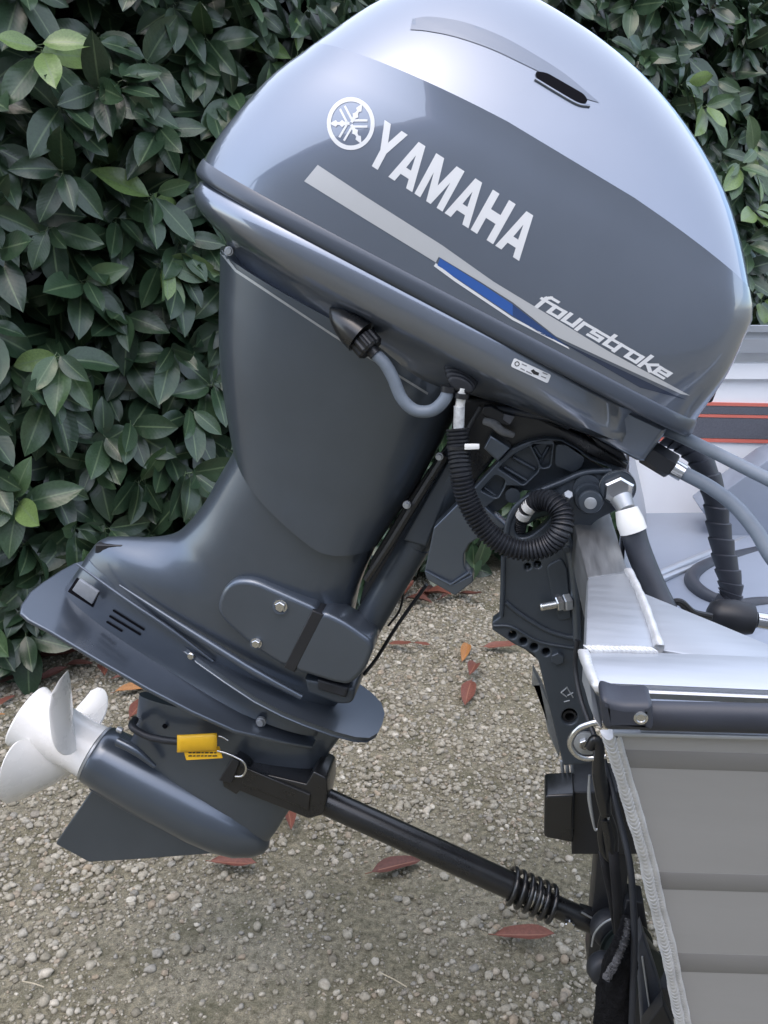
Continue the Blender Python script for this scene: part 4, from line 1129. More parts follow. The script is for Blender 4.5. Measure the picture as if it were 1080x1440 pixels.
# spiral wrap round the loom: one flat tape
fr = frames(lp); tape = []
tot = len(lp)
for i, ((T, N, B), c) in enumerate(zip(fr, lp)):
    ph = (i % 12) / 12.0
    rr = 0.0158 - 0.0026 * ph
    tape.append([c + (N * math.cos(a) + B * math.sin(a)) * rr + T * 0.004 * math.sin(a) for a in [2 * math.pi * j / 20 for j in range(20)]])
v, f = skin(tape)
mesh('spiral_wrap', v, f, M['rail'], loom, 25)
# ------------------------------------------------------------------ boat
YN = -0.56                                               # the near side of the hull
ZG = at(845, 975, YN).z                                  # gunwale height
boat = thing('boat', at(900, 1440, YN), 'bare aluminium fishing boat stern with grey ribbed side and black rub rail', 'boat')
CR = ray(868, 720); CR.z = 0; CR.normalize()             # across the boat
def gz(px, py, dz=0.0): return at_z(px, py, ZG + dz)

# side shell with pressed ribs
weld_px = [(862, 1030), (868, 1050), (884, 1105), (900, 1160), (914, 1210), (922, 1249), (932, 1290), (944, 1339), (954, 1390), (966, 1446), (980, 1500), (1006, 1600), (1032, 1700)]
def rib_offset(py):
    return 0.0
rows = []
pys = []
y_ = 1030.0
while y_ <= 1690:
    pys.append(y_); y_ += 2.5
for py in pys:
    xl = float(np.interp(py, [p[1] for p in weld_px], [p[0] for p in weld_px])) - 6
    dep = 0.030 * rib_offset(py)
    flare = 0.10 * max(py - 1030, 0) / 500
    row = [at(xl + (1800 - xl) * k / 12, py + (1800 - xl) * k / 12 * 0.03, YN + flare) + YV * dep for k in range(13)]
    rows.append(row)
v = [p for r in rows for p in r]
f = [(i * 13 + j, i * 13 + j + 1, (i + 1) * 13 + j + 1, (i + 1) * 13 + j) for i in range(len(rows) - 1) for j in range(12)]
v2 = [p + YV * 0.014 for p in v]; n_ = len(v)
f2 = [tuple(n_ + i for i in reversed(q)) for q in f]
mesh('hull_side', v + v2, f + f2, M['hull'], boat, 40, fix=False)

for c0_, c1_ in ((1054, 1080), (1226, 1251), (1340, 1367), (1452, 1480), (1570, 1600)):     # flat strips, the shade of the pressed ribs put into their grey
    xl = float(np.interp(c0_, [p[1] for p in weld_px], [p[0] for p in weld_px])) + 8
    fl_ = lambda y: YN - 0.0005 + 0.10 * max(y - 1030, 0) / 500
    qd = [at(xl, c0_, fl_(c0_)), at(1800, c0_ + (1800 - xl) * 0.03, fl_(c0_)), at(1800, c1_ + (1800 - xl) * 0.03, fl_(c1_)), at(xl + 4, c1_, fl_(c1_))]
    slab('rib_shade', qd, 0.003, M['rib_shade'], boat, 0.0008, YV)
# corner weld: overlapping beads all the way down
def bead(name, pts, r, m, parent, pitch=0.005, n=14):
    p = catmull(pts, 30)
    d = [0.0]
    for a, b in zip(p[:-1], p[1:]): d.append(d[-1] + (b - a).length)
    k = int(d[-1] / pitch * 7)
    ds = np.linspace(0, d[-1], k)
    q = [Vector([float(np.interp(x, d, [v_[c] for v_ in p])) for c in range(3)]) for x in ds]
    rings = []
    for (T, N, B), c, s in zip(frames(q), q, ds):
        ph = (s / pitch) % 1.0
        wob = 1 + 0.05 * math.sin(s * 190) + 0.06 * math.sin(s * 71 + 1)
        rr = r * (0.86 + 0.18 * (1 - ph) ** 0.6) * wob
        rings.append([c + (N * math.cos(a) + B * math.sin(a)) * rr + T * (0.003 * math.cos(2 * a)) for a in [2 * math.pi * i / n for i in range(n)]])
    v_, f_ = skin(rings)
    return mesh(name, v_, f_, m, parent, 60)
bead('corner_weld', [at(x - 7, y, YN - 0.002 + 0.10 * max(y - 1030, 0) / 500) for x, y in weld_px], 0.0052, M['weld'], boat)
bead('corner_weld', [at(x + 3, y, YN - 0.001 + 0.10 * max(y - 1030, 0) / 500) for x, y in weld_px], 0.0036, M['weld'], boat, 0.004)
# transom plate running away across the stern
tp = [at(x - 10, y, YN + 0.10 * max(y - 1030, 0) / 500) + CR * 0.03 for x, y in weld_px]
top_l = [gz(838, 968), gz(822, 915), gz(826, 812), gz(812, 745)]
far = [p + CR * 1.15 for p in tp]
v = tp + far; n_ = len(tp)
v += [p + Vector((0.008, 0.004, 0)) for p in v[:]]
f = []
for i in range(n_ - 1):
    f += [(i, i + 1, n_ + i + 1, n_ + i), (2 * n_ + i, 3 * n_ + i, 3 * n_ + i + 1, 2 * n_ + i + 1)]
mesh('transom', v, f, M['alu'], boat, 30, fix=False)

# transom top: corner casting, motor pad, gusset
slab('transom_cap', [gz(822, 915), gz(826, 811), gz(885, 803), gz(930, 911)], 0.035, M['alu'], boat, 0.004)
slab('motor_pad', [gz(826, 812, -0.002), gz(806, 735, -0.002), gz(788, 690, -0.002), gz(838, 690, -0.002), gz(858, 720, -0.002), gz(884, 804, -0.002)], 0.05, mat('shaded_aluminium', (0.30, 0.31, 0.32), 0.4, 0.8, var=0.15, vscale=14, stretch=(14, 1, 14), rvar=0.08), boat, 0.003)  # darker aluminium: the bracket and cowl reflection put into its colour
slab('corner_gusset', [gz(888, 806, -0.003), gz(907, 834, -0.003), gz(1000, 872, -0.003), gz(1200, 955, -0.003), gz(1200, 960, -0.003), gz(926, 913, -0.003)], 0.012, M['alu'], boat, 0.002)
bead('gusset_weld', [gz(884, 803, 0.001), gz(897, 828, 0.001), gz(912, 865, 0.001), gz(928, 911, 0.001)], 0.0042, M['weld'], boat, 0.0030)
bead('gunwale_weld', [gz(824, 914, 0.001), gz(870, 914, 0.001), gz(920, 915, 0.001)], 0.0042, M['weld'], boat, 0.004)
bead('corner_weld', [gz(821, 918), gz(828, 940), gz(838, 962), gz(846, 974, -0.006)], 0.0045, M['weld'], boat, 0.005)
# gunwale extrusion: rolled section swept along the boat
gp = [((822, 914), 0.000), ((826, 925), 0.0015), ((832, 945), 0.0), ((838, 960), -0.004), ((840, 966), -0.009), ((842, 968), -0.0085), ((844, 972), -0.010), ((846, 976), -0.018), ((850, 980), -0.024)]
A_ = [gz(p[0], p[1], dz) for p, dz in gp]
drift = gz(1080, 924) - gz(822, 914)
B_ = [a + drift.normalized() * 0.9 for a in A_]
v = A_ + B_; n_ = len(A_)
v += [p - Vector((0, 0, 0.03)) for p in v[:]]
f = [(i, i + 1, n_ + i + 1, n_ + i) for i in range(n_ - 1)] + [(0, n_, 3 * n_, 2 * n_)] + [tuple(range(n_)) + tuple(2 * n_ + i for i in reversed(range(n_)))]
mesh('gunwale', v, f, M['alu'], boat, 40)
# rub rail
ra, rb = at(900, 1006, YN - 0.006), at(1800, 1028, YN - 0.006)
rh_ = 23 * scale_at(980, 1008, YN)
rail = tube('rub_rail', [ra, rb], rh_, M['rail'], boat, n=32, smooth=False, squash=(0.75, 1.0))
capm = plate('rail_end_cap', [(844, 981, 12), (872, 991, 14), (919, 991, 8), (920, 1030, 8), (849, 1030, 12)], YN - 0.030, 0.034, M['rail'], boat, bevel=0.006)
lathe('cap_screw', at(901, 1009, YN - 0.0295), at(901, 1009, YN - 0.0295) - YV, [(0, 0.0054), (0.0012, 0.0052), (0.0018, 0.0035), (0.0006, 0.003), (0.0006, 0.0005)], M['steel'], capm, n=20)
slab('rail_flange', [at(862, 1030, YN - 0.008), at(1800, 1054, YN - 0.008), at(1800, 1059, YN - 0.008), at(862, 1036, YN - 0.008)], 0.006, M['alu'], boat, 0.001, YV)

# inside: well floor, far side panels and stripes, locker
ZF = ZG - 0.22
YF = 0.66
slab('well_floor', [at_z(880, 990, ZF), at_z(1500, 990, ZF), at(1400, 716, YF), at(880, 722, YF)], 0.02, M['well'], boat, 0)
def far_strip(name, ya, yb, m, dy=0.0, x0=870, x1=1400, slope=0.03):
    s0, s1 = slope * (x0 - 1060), slope * (x1 - 1060)
    return slab(name, [at(x0, ya + s0, YF + dy), at(x1, ya + s1, YF + dy), at(x1, yb + s1, YF + dy), at(x0, yb + s0, YF + dy)], 0.02, m, boat, 0.0, YV)
panel = far_strip('far_side', 475, 735, M['hull_white'], 0.0, slope=0.0)
for ya, yb, mm, dy in ((458, 467, 'alu', -0.03), (467, 477, 'alu', -0.022), (477, 496, 'alu', -0.03)):
    far_strip('far_gunwale', ya, yb, M[mm], dy, slope=0.0)
far_strip('pressed_rib', 511, 533, M['hull_white'], -0.012, slope=0.0)
for ya, yb, mm in ((567, 571.5, 'red'), (572.5, 583, 'charcoal'), (584, 588, 'red'), (589, 617, 'charcoal'), (618, 623, 'red')):
    far_strip('side_stripe', ya, yb, M[mm], -0.004, slope=0.02)
slab('splash_locker', [at(985, 716, 0.5), at(1082, 645, 0.5), at(1300, 560, 0.5), at(1300, 860, 0.5), at(1050, 800, 0.5)], 0.1, M['well'], boat, 0.004, YV)
# rubber boot where the loom enters, hoses lying in the well
bt = lathe('loom_boot', at(994, 862, -0.16), at(1078, 874, -0.16), [(0, 0.006), (0.004, 0.015), (0.014, 0.0195), (0.032, 0.0215), (0.048, 0.0200), (0.054, 0.0185), (0.057, 0.012)], M['rubber'], boat, n=28, angle=50)
tube('boot_ferrule', [at(1064, 872, -0.16), at(1090, 876, -0.16)], 0.0100, M['steel'], boat, n=16, smooth=False)
tube('rigging_tube', [at(1088, 876, -0.16), at(1200, 905, -0.16), at(1400, 960, -0.10), at(1600, 1000, -0.05)], 0.0095, M['dark_hose'], boat, n=14)
Zh = ZF + 0.012
tube('well_hose', [at_z(1350, 800, Zh), at_z(1200, 765, Zh), at_z(1110, 770, Zh), at_z(1050, 780, Zh), at_z(1000, 793, Zh), at_z(975, 808, Zh), at_z(976, 824, Zh), at_z(1000, 842, Zh), at_z(1040, 852, Zh), at_z(1090, 850, Zh), at_z(1300, 860, Zh)], 0.0125, M['dark_hose'], boat, n=14)
tube('drain_pipe', [at_z(918, 812, Zh), at_z(970, 790, Zh), at_z(1040, 762, Zh), at_z(1110, 735, Zh)], 0.008, M['alu'], boat, n=12)
tube('drain_pipe', [at_z(922, 818, Zh), at_z(960, 803, Zh), at_z(1000, 790, Zh)], 0.006, M['alu'], boat, n=12)
tube('boot_wire', [at(944, 846, -0.2), at(958, 846, -0.2), at(975, 860, -0.19), at(1000, 866, -0.18)], 0.0035, M['black'], boat, n=8)
tube('boot_wire', [at(946, 850, -0.2), at(956, 849, -0.2), at(972, 864, -0.19), at(1000, 870, -0.18)], 0.003, M['black'], boat, n=8)

# stainless tie-down eye on the transom
Ye = -0.36
eye = tube('tie_down_eye', [at(850, 1015, Ye), at(832, 1017, Ye), at(812, 1026, Ye), at(802, 1044, Ye), at(810, 1060, Ye), at(826, 1066, Ye), at(852, 1063, Ye)], 0.0036, M['steel'], boat, n=14)
lathe('eye_washer', at(824, 1044, -0.119), at(824, 1044, -0.119) - YV, [(0, 0.018), (0.004, 0.018), (0.005, 0.016)], M['zinc'], boat, n=28)
hexprof('eye_bolt', at(822, 1044, -0.124), at(822, 1044, -0.124) - YV * 0.008, 0.008, M['steel'], boat)
tube('stern_cable', [at(812, 900, -0.25), at(809, 937, -0.25), at(816, 980, -0.27), at(830, 1020, -0.30), at(847, 1062, -0.33), at(862, 1115, -0.36), at(876, 1170, -0.38), at(887, 1225, -0.40), at(892, 1310, -0.42), at(889, 1425, -0.44), at(886, 1500, -0.45)], [0.0030, 0.0030, 0.0032, 0.0036, 0.0036, 0.0036], M['rubber'], boat, n=12)
plate('far_bracket_plate', [(749, 940), (760, 960), (778, 1000), (790, 1040), (786, 1066), (770, 1030), (768, 1018), (757, 966), (748, 966)], 0.10, 0.02, M['zinc'], boat, bevel=0.003)
# ------------------------------------------------------------------ motor support bar
YB = -0.02
s_t = scale_at(590, 1190, YB)
bar = thing('motor_support_bar', at(835, 1300, YB), 'black motor support bar with spring propping up the outboard gearcase', 'support bar')
lo_a, lo_b = at(450, 1123, YB), at(722, 1247, YB)
tube('tube', [lo_a, lo_b], 18.5 * s_t, M['black_gloss'], bar, n=32, smooth=False)
yoke = plate('yoke', [(310, 1092, 3), (330, 1066, 3), (345, 1076), (350, 1084), (430, 1103), (441, 1085, 3), (460, 1095, 5), (460, 1120), (455, 1146, 5), (434, 1152, 3), (337, 1113), (332, 1118), (314, 1107)], YB - 0.032, 0.064, M['black_gloss'], bar, bevel=0.003)
plate('yoke_latch', [(327, 1066, 2), (337, 1072, 2), (326, 1102, 2), (307, 1098, 2)], YB - 0.040, 0.014, M['black'], bar, bevel=0.002)
plate('yoke_arm', [(345, 1080), (436, 1118), (434, 1140), (340, 1102)], YB - 0.036, 0.008, M['black_gloss'], bar, bevel=0.002)
d_ = (lo_b - lo_a).normalized()
inner_a, inner_b = lo_b - d_ * 0.02, at(832, 1297, YB)
tube('inner_tube', [inner_a, inner_b], 15 * s_t, M['black_gloss'], bar, n=28, smooth=False)
N_ = (YV - d_ * YV.dot(d_)).normalized(); B_ = d_.cross(N_)
c0 = at(716, 1244, YB); cl = 0.082
pts = []
for i in range(6 * 24 + 1):
    t = i / 24
    pts.append(c0 + d_ * (cl * i / (6 * 24)) + (N_ * math.cos(2 * math.pi * t) + B_ * math.sin(2 * math.pi * t)) * 23.5 * s_t)
tube('spring', pts, 0.0040, M['black_gloss'], bar, n=10, smooth=False)
lathe('spring_collar', c0 + d_ * 0.03, c0 + d_ * 0.06, [(0, 16 * s_t), (0.002, 17.5 * s_t), (0.03, 17.5 * s_t), (0.032, 16 * s_t)], M['steel'], bar, n=28)
hexprof('cross_bolt', at(801, 1297, YB - 0.014), at(801, 1297, YB - 0.014) - YV * 0.010, 0.0085, M['steel'], bar)
lathe('bolt_tip', at(801, 1297, YB - 0.024), at(801, 1297, YB - 0.024) - YV, [(0, 0.0048), (0.005, 0.0048)], M['steel'], bar, n=14)
slab('end_fork', [at(816, 1284, YB - 0.012), at(852, 1296, YB - 0.012), at(852, 1316, YB - 0.012), at(812, 1302, YB - 0.012)], 0.024, M['black_gloss'], bar, 0.002, YV)
tube('fork_edge', [at(818, 1283, YB - 0.014), at(850, 1301, YB - 0.014)], 0.0016, M['zinc'], bar, n=8, smooth=False)

# ------------------------------------------------------------------ bungee with yellow tag, hooked on the yoke
YT = -0.066
bun = thing('bungee_strap', at(300, 1050, YT), 'black bungee with bright yellow tag hooked round the gearcase', 'bungee strap')
tube('cord', [at(190, 1012, -0.015), at(186, 1022, -0.045), at(205, 1034, -0.052), at(228, 1040, -0.056), at(252, 1043, -0.06)], 0.0062, M['rubber'], bun, n=14)
# folded tag: front roll and rear leaf
fold = []
for i in range(13):
    t = math.pi * (0.5 + i / 12)
    fold.append((1045 - 12.5 * math.sin(t), YT - 0.010 * (-math.cos(t))))
rows = []
for i in range(15):
    t = -math.pi / 2 + math.pi * 1.15 * i / 14
    rows.append((1044.5 - 12.5 * math.sin(t + 0.0) * -1, YT + 0.002 - 0.008 * math.cos(t)))
v, f = [], []
for j, x in enumerate(np.linspace(0, 1, 9)):
    for i, (yy, yd) in enumerate(rows):
        px = 249 + 56 * x; v.append(at(px, yy + 1.5 - 3 * x, yd))
nr_ = len(rows)
for j in range(8):
    for i in range(nr_ - 1):
        a = j * nr_ + i
        f.append((a, a + 1, a + nr_ + 1, a + nr_))
tg = mesh('tag', v, f, M['yellow'], bun, 60, fix=False)
md = tg.modifiers.new('thickness', 'SOLIDIFY'); md.thickness = 0.0012
slab('tag_leaf', [at(257, 1052, YT + 0.004), at(308, 1050, YT + 0.004), at(313, 1066, YT + 0.003), at(262, 1069, YT + 0.003)], 0.0012, M['yellow'], tg, 0.0, YV)
for yy in (1058, 1062.5):
    x = 265
    while x < 303:
        wdt = random.uniform(3, 7)
        slab('tag_print', [at(x, yy, YT + 0.0022), at(x + wdt, yy - 0.3, YT + 0.0022), at(x + wdt, yy + 1.2, YT + 0.0022), at(x, yy + 1.5, YT + 0.0022)], 0.0004, M['ink'], tg, 0.0, YV)
        x += wdt + 1.6
tube('hook', [at(304, 1035, YT), at(312, 1036, YT), at(321, 1041, YT)], 0.0017, M['steel'], bun, n=10)
tube('hook', [at(306, 1056, YT), at(318, 1059, YT), at(332, 1065, YT), at(343, 1072, YT), at(346, 1082, YT), at(341, 1091, YT), at(331, 1092, YT)], 0.0019, M['steel'], bun, n=10)

# ------------------------------------------------------------------ tie-down strap with snap hook
YS = -0.36
strap = thing('tie_down_strap', at(866, 1310, YS), 'black tie-down strap with snap hook clipped to the stern eye', 'strap')
hk = tube('snap_hook', [at(828, 1052, YS), at(836, 1040, YS), at(842, 1050, YS), at(842, 1085, YS), at(848, 1120, YS), at(852, 1145, YS)], [0.0050, 0.0054, 0.0058, 0.0072, 0.0080, 0.0062], M['black_gloss'], strap, n=16)
tube('hook_ring', [at(850, 1142, YS), at(845, 1165, YS), at(847, 1192, YS), at(856, 1207, YS), at(864, 1200, YS), at(864, 1172, YS), at(856, 1146, YS)], 0.0040, M['black_gloss'], strap, n=14)
tube('hook_shackle', [at(851, 1150, YS), at(857, 1180, YS), at(858, 1204, YS)], [0.0065, 0.0075, 0.0055], M['black_gloss'], strap, n=14)
tube('gate_wire', [at(829, 1090, YS - 0.003), at(829, 1124, YS - 0.003), at(836, 1164, YS - 0.003), at(840, 1166, YS - 0.003)], [0.0013, 0.0024, 0.0013, 0.0013], M['zinc'], strap, n=10)
tube('gate_wire', [at(845, 1090, YS - 0.003), at(852, 1124, YS - 0.003), at(856, 1154, YS - 0.003), at(852, 1158, YS - 0.003)], [0.0013, 0.0024, 0.0013, 0.0013], M['zinc'], strap, n=10)
def web(name, pts, wpx, twist=0.0):
    vv = []
    for (x, y, Y) in pts:
        vv += [at(x - wpx / 2, y, Y), at(x + wpx / 2, y + 1, Y + 0.004)]
    ff = [(2 * i, 2 * i + 1, 2 * i + 3, 2 * i + 2) for i in range(len(pts) - 1)]
    o = mesh(name, vv, ff, M['webbing'], strap, 60, fix=False)
    md_ = o.modifiers.new('thickness', 'SOLIDIFY'); md_.thickness = 0.002
    return o
web('webbing', [(847, 1196, YS), (852, 1225, YS), (860, 1262, YS), (868, 1312, YS)], 11)
web('webbing', [(862, 1196, YS - 0.005), (865, 1230, YS - 0.005), (868, 1265, YS - 0.005), (872, 1330, YS - 0.005)], 14)

# ------------------------------------------------------------------ trailer: lamp block, stern rollers, post
trailer = thing('boat_trailer', at(850, 1345, -0.05), 'black boat trailer with twin stern rollers under the transom', 'trailer')
plate('crossmember', [(806, 1114), (905, 1114), (905, 1202), (804, 1202)], -0.03, 0.08, M['black'], trailer, bevel=0.003)
plate('end_block', [(766, 1119, 5), (808, 1117, 3), (806, 1186, 3), (765, 1178, 5)], -0.045, 0.06, M['black_gloss'], trailer, bevel=0.004)
for x_ in (790, 797, 804):
    tube('strut', [at(x_, 1070, 0.02), at(x_ + 4, 1120, 0.02)], 0.003, M['zinc'], trailer, n=8, smooth=False)
def wheel(px, py, Y, r, wd, name='roller'):
    a = at(px, py, Y)
    dd = Vector((0.35, -0.92, 0.15)).normalized()
    return lathe(name, a, a + dd, [(0, r * 0.35), (0.001, r * 0.62), (0.003, r * 0.88), (wd * 0.3, r), (wd * 0.7, r), (wd - 0.003, r * 0.88), (wd - 0.001, r * 0.62), (wd, r * 0.35)], M['rubber'], trailer, n=32, angle=50)
wheel(850, 1296, -0.03, 0.030, 0.034)
wheel(842, 1352, -0.16, 0.0235, 0.030)
ca_ = at(880, 1335, -0.06)
lathe('roller_bracket', ca_, ca_ + Vector((0.35, -0.92, 0.15)).normalized(), [(0, 0.046), (0.003, 0.046), (0.003, 0.040), (0.05, 0.038)], mat('dark_green_steel', (0.02, 0.028, 0.028), 0.35, 0.5, var=0.3, vscale=30), trailer, n=40)
tube('bracket_edge', [at(862, 1291, -0.075), at(848, 1299, -0.075), at(836, 1313, -0.075), at(832, 1331, -0.075)], 0.0016, M['zinc'], trailer, n=8)
plate('roller_arm', [(880, 1265), (905, 1270), (915, 1330), (930, 1450), (880, 1450), (870, 1330)], -0.03, 0.04, M['black'], trailer, bevel=0.003)
post = plate('trailer_post', [(895, 1330), (903, 1312), (930, 1395), (950, 1480), (905, 1480)], -0.30, 0.03, M['dark_hose'], trailer, bevel=0.003)
tube('post_edge', [at(903, 1345, -0.302), at(917, 1440, -0.302), at(924, 1480, -0.302)], 0.0012, M['zinc'], trailer, n=8)
plate('post_foot', [(905, 1448), (932, 1412), (950, 1450), (950, 1480), (900, 1480)], -0.33, 0.02, M['black'], trailer, bevel=0.002)

fx = at(880, 1335, -0.02)
box('frame_beam', (fx.x - 0.01, -0.05, fx.z - 0.10), (fx.x + 2.2, 0.03, fx.z - 0.04), M['black'], trailer, 0.004)
cz_ = at(860, 1160, 0.0)
box('crossmember_post', (cz_.x - 0.02, -0.02, fx.z - 0.05), (cz_.x + 0.03, 0.04, cz_.z), M['black'], trailer, 0.003)
box('axle', (fx.x + 1.20, -0.55, fx.z - 0.16), (fx.x + 1.26, 0.75, fx.z - 0.10), M['black'], trailer, 0.003)
for yw in (-0.42, 0.70):
    tyre = lathe('trailer_wheel', (fx.x + 1.23, yw, 0.24), (fx.x + 1.23, yw + 1, 0.24), [(0, 0.12), (0.0, 0.21), (0.03, 0.24), (0.11, 0.24), (0.14, 0.21), (0.14, 0.12)], M['rubber'], trailer, n=40)
    lathe('wheel_rim', (fx.x + 1.23, yw + 0.02, 0.24), (fx.x + 1.23, yw + 1, 0.24), [(0, 0.03), (0.0, 0.13), (0.10, 0.13), (0.10, 0.03)], M['zinc'], tyre, n=32)
# ------------------------------------------------------------------ fleece sleeve over the trailer arm
fl = thing('fleece_cover', at(870, 1440, -0.40), 'charcoal fleece cover draped over the trailer arm below the strap', 'cover')
path = [at(884, 1288, -0.40), at(880, 1315, -0.41), at(872, 1350, -0.42), at(868, 1390, -0.42), at(864, 1430, -0.42), at(862, 1520, -0.42)]
p = catmull(path, 14); rings = []
rad = lerp_list([0.0055, 0.010, 0.0165, 0.0195, 0.0200, 0.0200], len(p))
for k, ((T, N, B), c, rr) in enumerate(zip(frames(p), p, rad)):
    rg = []
    for i in range(36):
        t = 2 * math.pi * i / 36
        wob = 1 + 0.10 * math.sin(3 * t + k * 0.12) + 0.05 * math.sin(7 * t - k * 0.31) + random.uniform(-0.025, 0.025)
        rg.append(c + (N * math.cos(t) * 0.7 + B * math.sin(t)) * rr * wob)
    rings.append(rg)
v, f = skin(rings)
mesh('sleeve', v, f, M['fleece'], fl, 60)
pz = catmull([at(884, 1292, -0.412), at(880, 1318, -0.424), at(872, 1340, -0.436), at(862, 1360, -0.440), at(852, 1377, -0.436)], 60)
rr_ = []
for (T, N, B), c in zip(frames(pz), pz):
    k_ = 0.0030 * random.uniform(0.7, 1.3)
    rr_.append([c + (N * math.cos(a) + B * math.sin(a)) * k_ * random.uniform(0.6, 1.4) for a in [2 * math.pi * i / 10 for i in range(10)]])
v, f = skin(rr_)
mesh('frayed_hem', v, f, M['fuzz'], fl, 60)
# ------------------------------------------------------------------ printing on the cowl
ct = bvh_of(cowl)
# stripes
decal('silver_stripe', [[(447, 232), (515, 277), (622, 345), (694, 396), (780, 448), (856, 494), (970, 556), (958, 554), (840, 500), (782, 473), (721, 425), (677, 397), (617, 361), (613, 369), (515, 309), (428, 255)]], ct, M['silver'], cowl)
decal('blue_stripe', [[(619, 363), (677, 399), (721, 428), (721, 444), (640, 390), (615, 373)]], ct, M['blue'], cowl)
decal('blue_stripe', [[(721, 428), (782, 475), (799, 487), (760, 469), (721, 444)]], ct, mat('deep_blue_print', (0.03, 0.07, 0.20), 0.3, 0.2, 0.6), cowl)
decal('navy_stripe', [[(786, 479), (840, 504), (950, 556), (965, 562), (900, 545), (803, 489)]], ct, M['navy'], cowl)
decal('pinstripe', [[(613, 370), (640, 391), (721, 446), (799, 488), (801, 491), (721, 450), (640, 396), (610, 374)]], ct, M['letter'], cowl)

# lettering: unit letters -> photograph pixels by a bilinear frame
def quad_map(BL, BR, TR, TL):
    def g(x, y):
        return tuple((BL[i] * (1 - x) + BR[i] * x) * (1 - y) + (TL[i] * (1 - x) + TR[i] * x) * y for i in range(2))
    return g
def Y_(): return [[(0, 1), (0.27, 1), (0.5, 0.62), (0.73, 1), (1, 1), (0.63, 0.40), (0.63, 0), (0.37, 0), (0.37, 0.40)]]
def A_L(): return [[(0.36, 1), (0.64, 1), (1, 0), (0.74, 0), (0.67, 0.20), (0.33, 0.20), (0.26, 0), (0, 0)], [(0.40, 0.38), (0.60, 0.38), (0.5, 0.72)]]
def M_(): return [[(0, 0), (0, 1), (0.28, 1), (0.5, 0.42), (0.72, 1), (1, 1), (1, 0), (0.79, 0), (0.79, 0.62), (0.58, 0), (0.42, 0), (0.21, 0.62), (0.21, 0)]]
def H_(): return [[(0, 0), (0, 1), (0.29, 1), (0.29, 0.62), (0.71, 0.62), (0.71, 1), (1, 1), (1, 0), (0.71, 0), (0.71, 0.40), (0.29, 0.40), (0.29, 0)]]
gm = quad_map((511, 226), (730, 367), (762, 311), (541, 169))
widths = [('Y', Y_, 1.0), ('A', A_L, 1.04), ('M', M_, 1.22), ('A', A_L, 1.04), ('H', H_, 0.98), ('A', A_L, 1.04)]
gap = 0.09
tot = sum(w_ for _, _, w_ in widths) + gap * (len(widths) - 1)
x = 0.0
for nm, fn, w_ in widths:
    loops = [[gm((x + px * w_) / tot, py) for px, py in L_] for L_ in fn()]
    decal('letter', loops, ct, M['letter'], cowl)
    x += w_ + gap

# round emblem of three crossed tuning forks
CX, CY, RX, RY = 493.5, 174.0, 33.6, 37.2
def em(x, y): return (CX + RX * x, CY - RY * y)
decal('emblem_ring', [[em(math.cos(t), math.sin(t)) for t in np.linspace(0, 2 * math.pi, 49)[:-1]], [em(0.83 * math.cos(t), 0.83 * math.sin(t)) for t in np.linspace(0, 2 * math.pi, 49)[:-1]]], ct, M['letter'], cowl)
for deg in (180, 57, -60):
    c, s = math.cos(R(deg)), math.sin(R(deg))
    def rt_(L_): return [em(a * c - b * s, a * s + b * c) for a, b in L_]
    decal('emblem_fork', [rt_([(0.05, 0.06), (0.28, 0.07), (0.36, 0.14), (0.46, 0.06), (0.55, 0.05), (0.62, 0.13), (0.90, 0.0), (0.62, -0.13), (0.55, -0.05), (0.46, -0.06), (0.36, -0.14), (0.28, -0.07), (0.05, -0.06)])], ct, M['letter'], cowl, off=0.0008)
    for sg in (1, -1):
        decal('emblem_prong', [rt_([(-0.06, sg * 0.07), (-0.16, sg * 0.16), (-0.70, sg * 0.16), (-0.70, sg * 0.07), (-0.18, sg * 0.07)])], ct, M['letter'], cowl, off=0.0008)

# wide slanted small letters: each glyph drawn with square strokes
G = {
 'f': [[(0.2, 0), (0.2, 1.15), (0.4, 1.4), (0.95, 1.4)], [(0.0, 0.9), (0.85, 0.9)]],
 'o': [[(0.15, 0.1), (0.15, 0.9), (0.95, 0.9), (0.95, 0.1), (0.15, 0.1)]],
 'u': [[(0.15, 1.0), (0.15, 0.1), (0.95, 0.1), (0.95, 1.0)]],
 'r': [[(0.15, 0.0), (0.15, 0.9), (0.85, 0.9)]],
 's': [[(0.95, 0.9), (0.15, 0.9), (0.15, 0.5), (0.95, 0.5), (0.95, 0.1), (0.1, 0.1)]],
 't': [[(0.25, 1.35), (0.25, 0.1), (0.85, 0.1)], [(0.0, 0.9), (0.8, 0.9)]],
 'k': [[(0.15, 0.0), (0.15, 1.4)], [(0.15, 0.48), (0.5, 0.48), (0.95, 0.95)], [(0.5, 0.48), (0.98, 0.03)]],
 'e': [[(0.15, 0.5), (0.95, 0.5), (0.95, 0.9), (0.15, 0.9), (0.15, 0.1), (0.9, 0.1)]],
}
gf = quad_map((752, 429), (936, 535), (946, 525), (762, 418))
word = 'fourstroke'
adv = {'f': 0.95, 'r': 0.95, 't': 0.95, 'k': 1.12}
tot = sum(adv.get(c, 1.2) for c in word)
x = 0.0
def stroke_quad(a, b, wd):
    a, b = Vector(a), Vector(b); d = (b - a).normalized(); n = Vector((-d.y, d.x)) * wd / 2
    a2, b2 = a - d * wd / 2, b + d * wd / 2
    return [a2 + n, b2 + n, b2 - n, a2 - n]
lv = {}
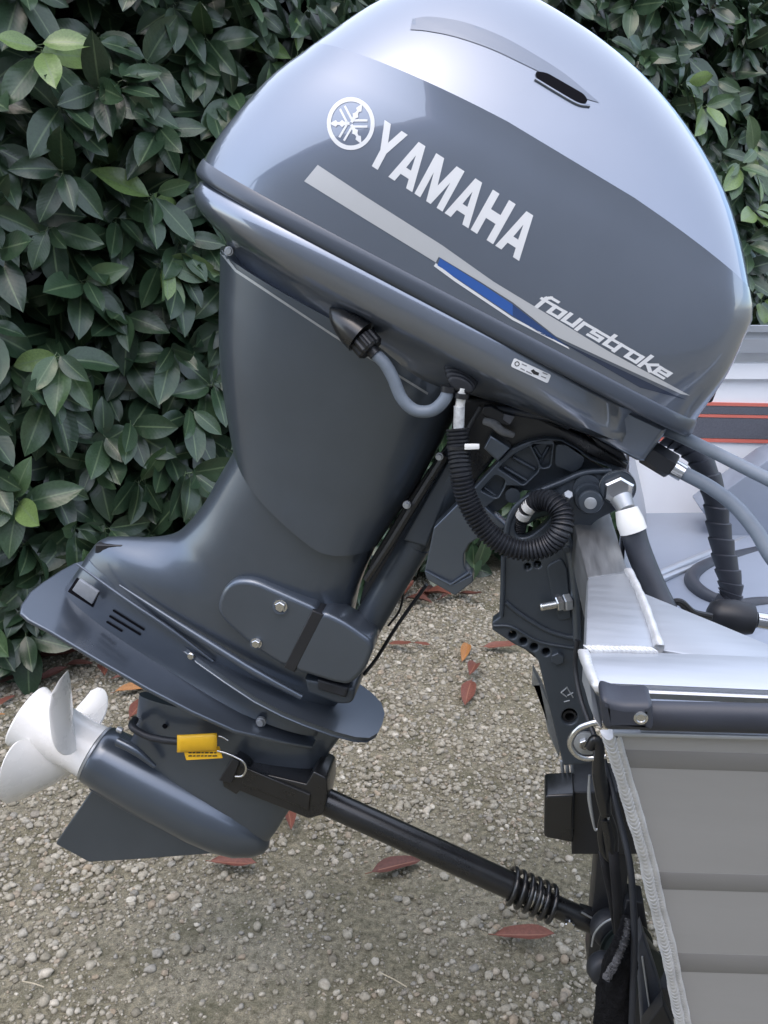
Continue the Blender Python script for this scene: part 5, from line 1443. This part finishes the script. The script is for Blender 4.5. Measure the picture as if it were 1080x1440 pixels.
for ch in word:
    vv, ff = [], []
    k = 0
    for line in G[ch]:
        for a, b in zip(line[:-1], line[1:]):
            horiz = abs(a[1] - b[1]) < 0.05
            q = stroke_quad(a, b, 0.27 if horiz else 0.30)
            pts = []
            for c in q:
                X = (x + c.x + 0.0 + c.y * 0.10) / tot
                pxy = gf(X, c.y)
                hit, nrm, _, _ = ct.ray_cast(CAM, ray(*pxy).normalized())
                if hit is None: hit, nrm = at(*pxy, -0.17), Vector((0, -1, 0))
                pts.append(hit + nrm * (0.0008 + 0.00003 * k) * (1 if nrm.y < 0 else -1))
            ff.append(tuple(len(vv) + i for i in range(4))); vv += pts; k += 1
    mesh('small_letter', vv, ff, M['letter'], cowl, None, fix=False)
    x += adv.get(ch, 1.2)

# sickle-shaped air intake: flat band and slot, recess shade put in their colour
up_ = [(580, 27), (605, 24), (650, 31), (700, 49), (745, 73), (795, 105), (843, 145)]
lo_ = [(826, 140), (785, 115), (735, 90), (690, 69), (640, 52), (600, 44), (577, 42)]
sm = lambda L_: [(p.x, p.y) for p in catmull([Vector((x_, y_, 0)) for x_, y_ in L_], 6)]
decal('intake_band', [sm(up_) + sm(lo_)], ct, mat('intake_band_shade', (0.13, 0.15, 0.185), 0.3, 0.7, 0.8, 0.05), cowl)
decal('intake_slot', [fillet([(751, 101), (768, 103), (822, 134), (827, 145), (815, 146), (757, 116)], 7)], ct, M['void'], cowl, off=0.0012)
tube('intake_lip', [ (lambda h: h[0] + h[1] * 0.001)(ct.ray_cast(CAM, ray(x_, y_).normalized())[:2]) for x_, y_ in ((752, 112), (785, 132), (812, 147), (829, 150))], 0.0016, M['paint'], cowl, n=8)
# maker's sticker on the pan
pt = bvh_of(pan_o, nose)
stk = decal('sticker', [fillet([(723, 503), (775, 527), (770, 539), (718, 515)], 3)], pt, M['letter'], pan_o, off=0.0008)
decal('sticker_print', [circ(727, 511.5, 3.6, 3.6, 16), circ(727, 511.5, 2.4, 2.4, 16)], pt, M['ink'], stk, off=0.0012)
decal('sticker_print', [[(746, 521), (750, 519), (753, 522), (758, 524), (757, 528), (750, 526)]], pt, M['ink'], stk, off=0.0012)
for a, b in (((732, 517), (738, 520)), ((740, 521), (748, 525)), ((761, 528), (768, 531)), ((763, 523), (770, 526)), ((734, 511), (741, 514))):
    decal('sticker_print', [[a, b, (b[0] - 0.5, b[1] + 1.3), (a[0] - 0.5, a[1] + 1.3)]], pt, mat('grey_ink', (0.2, 0.2, 0.21), 0.6), stk, off=0.0012)
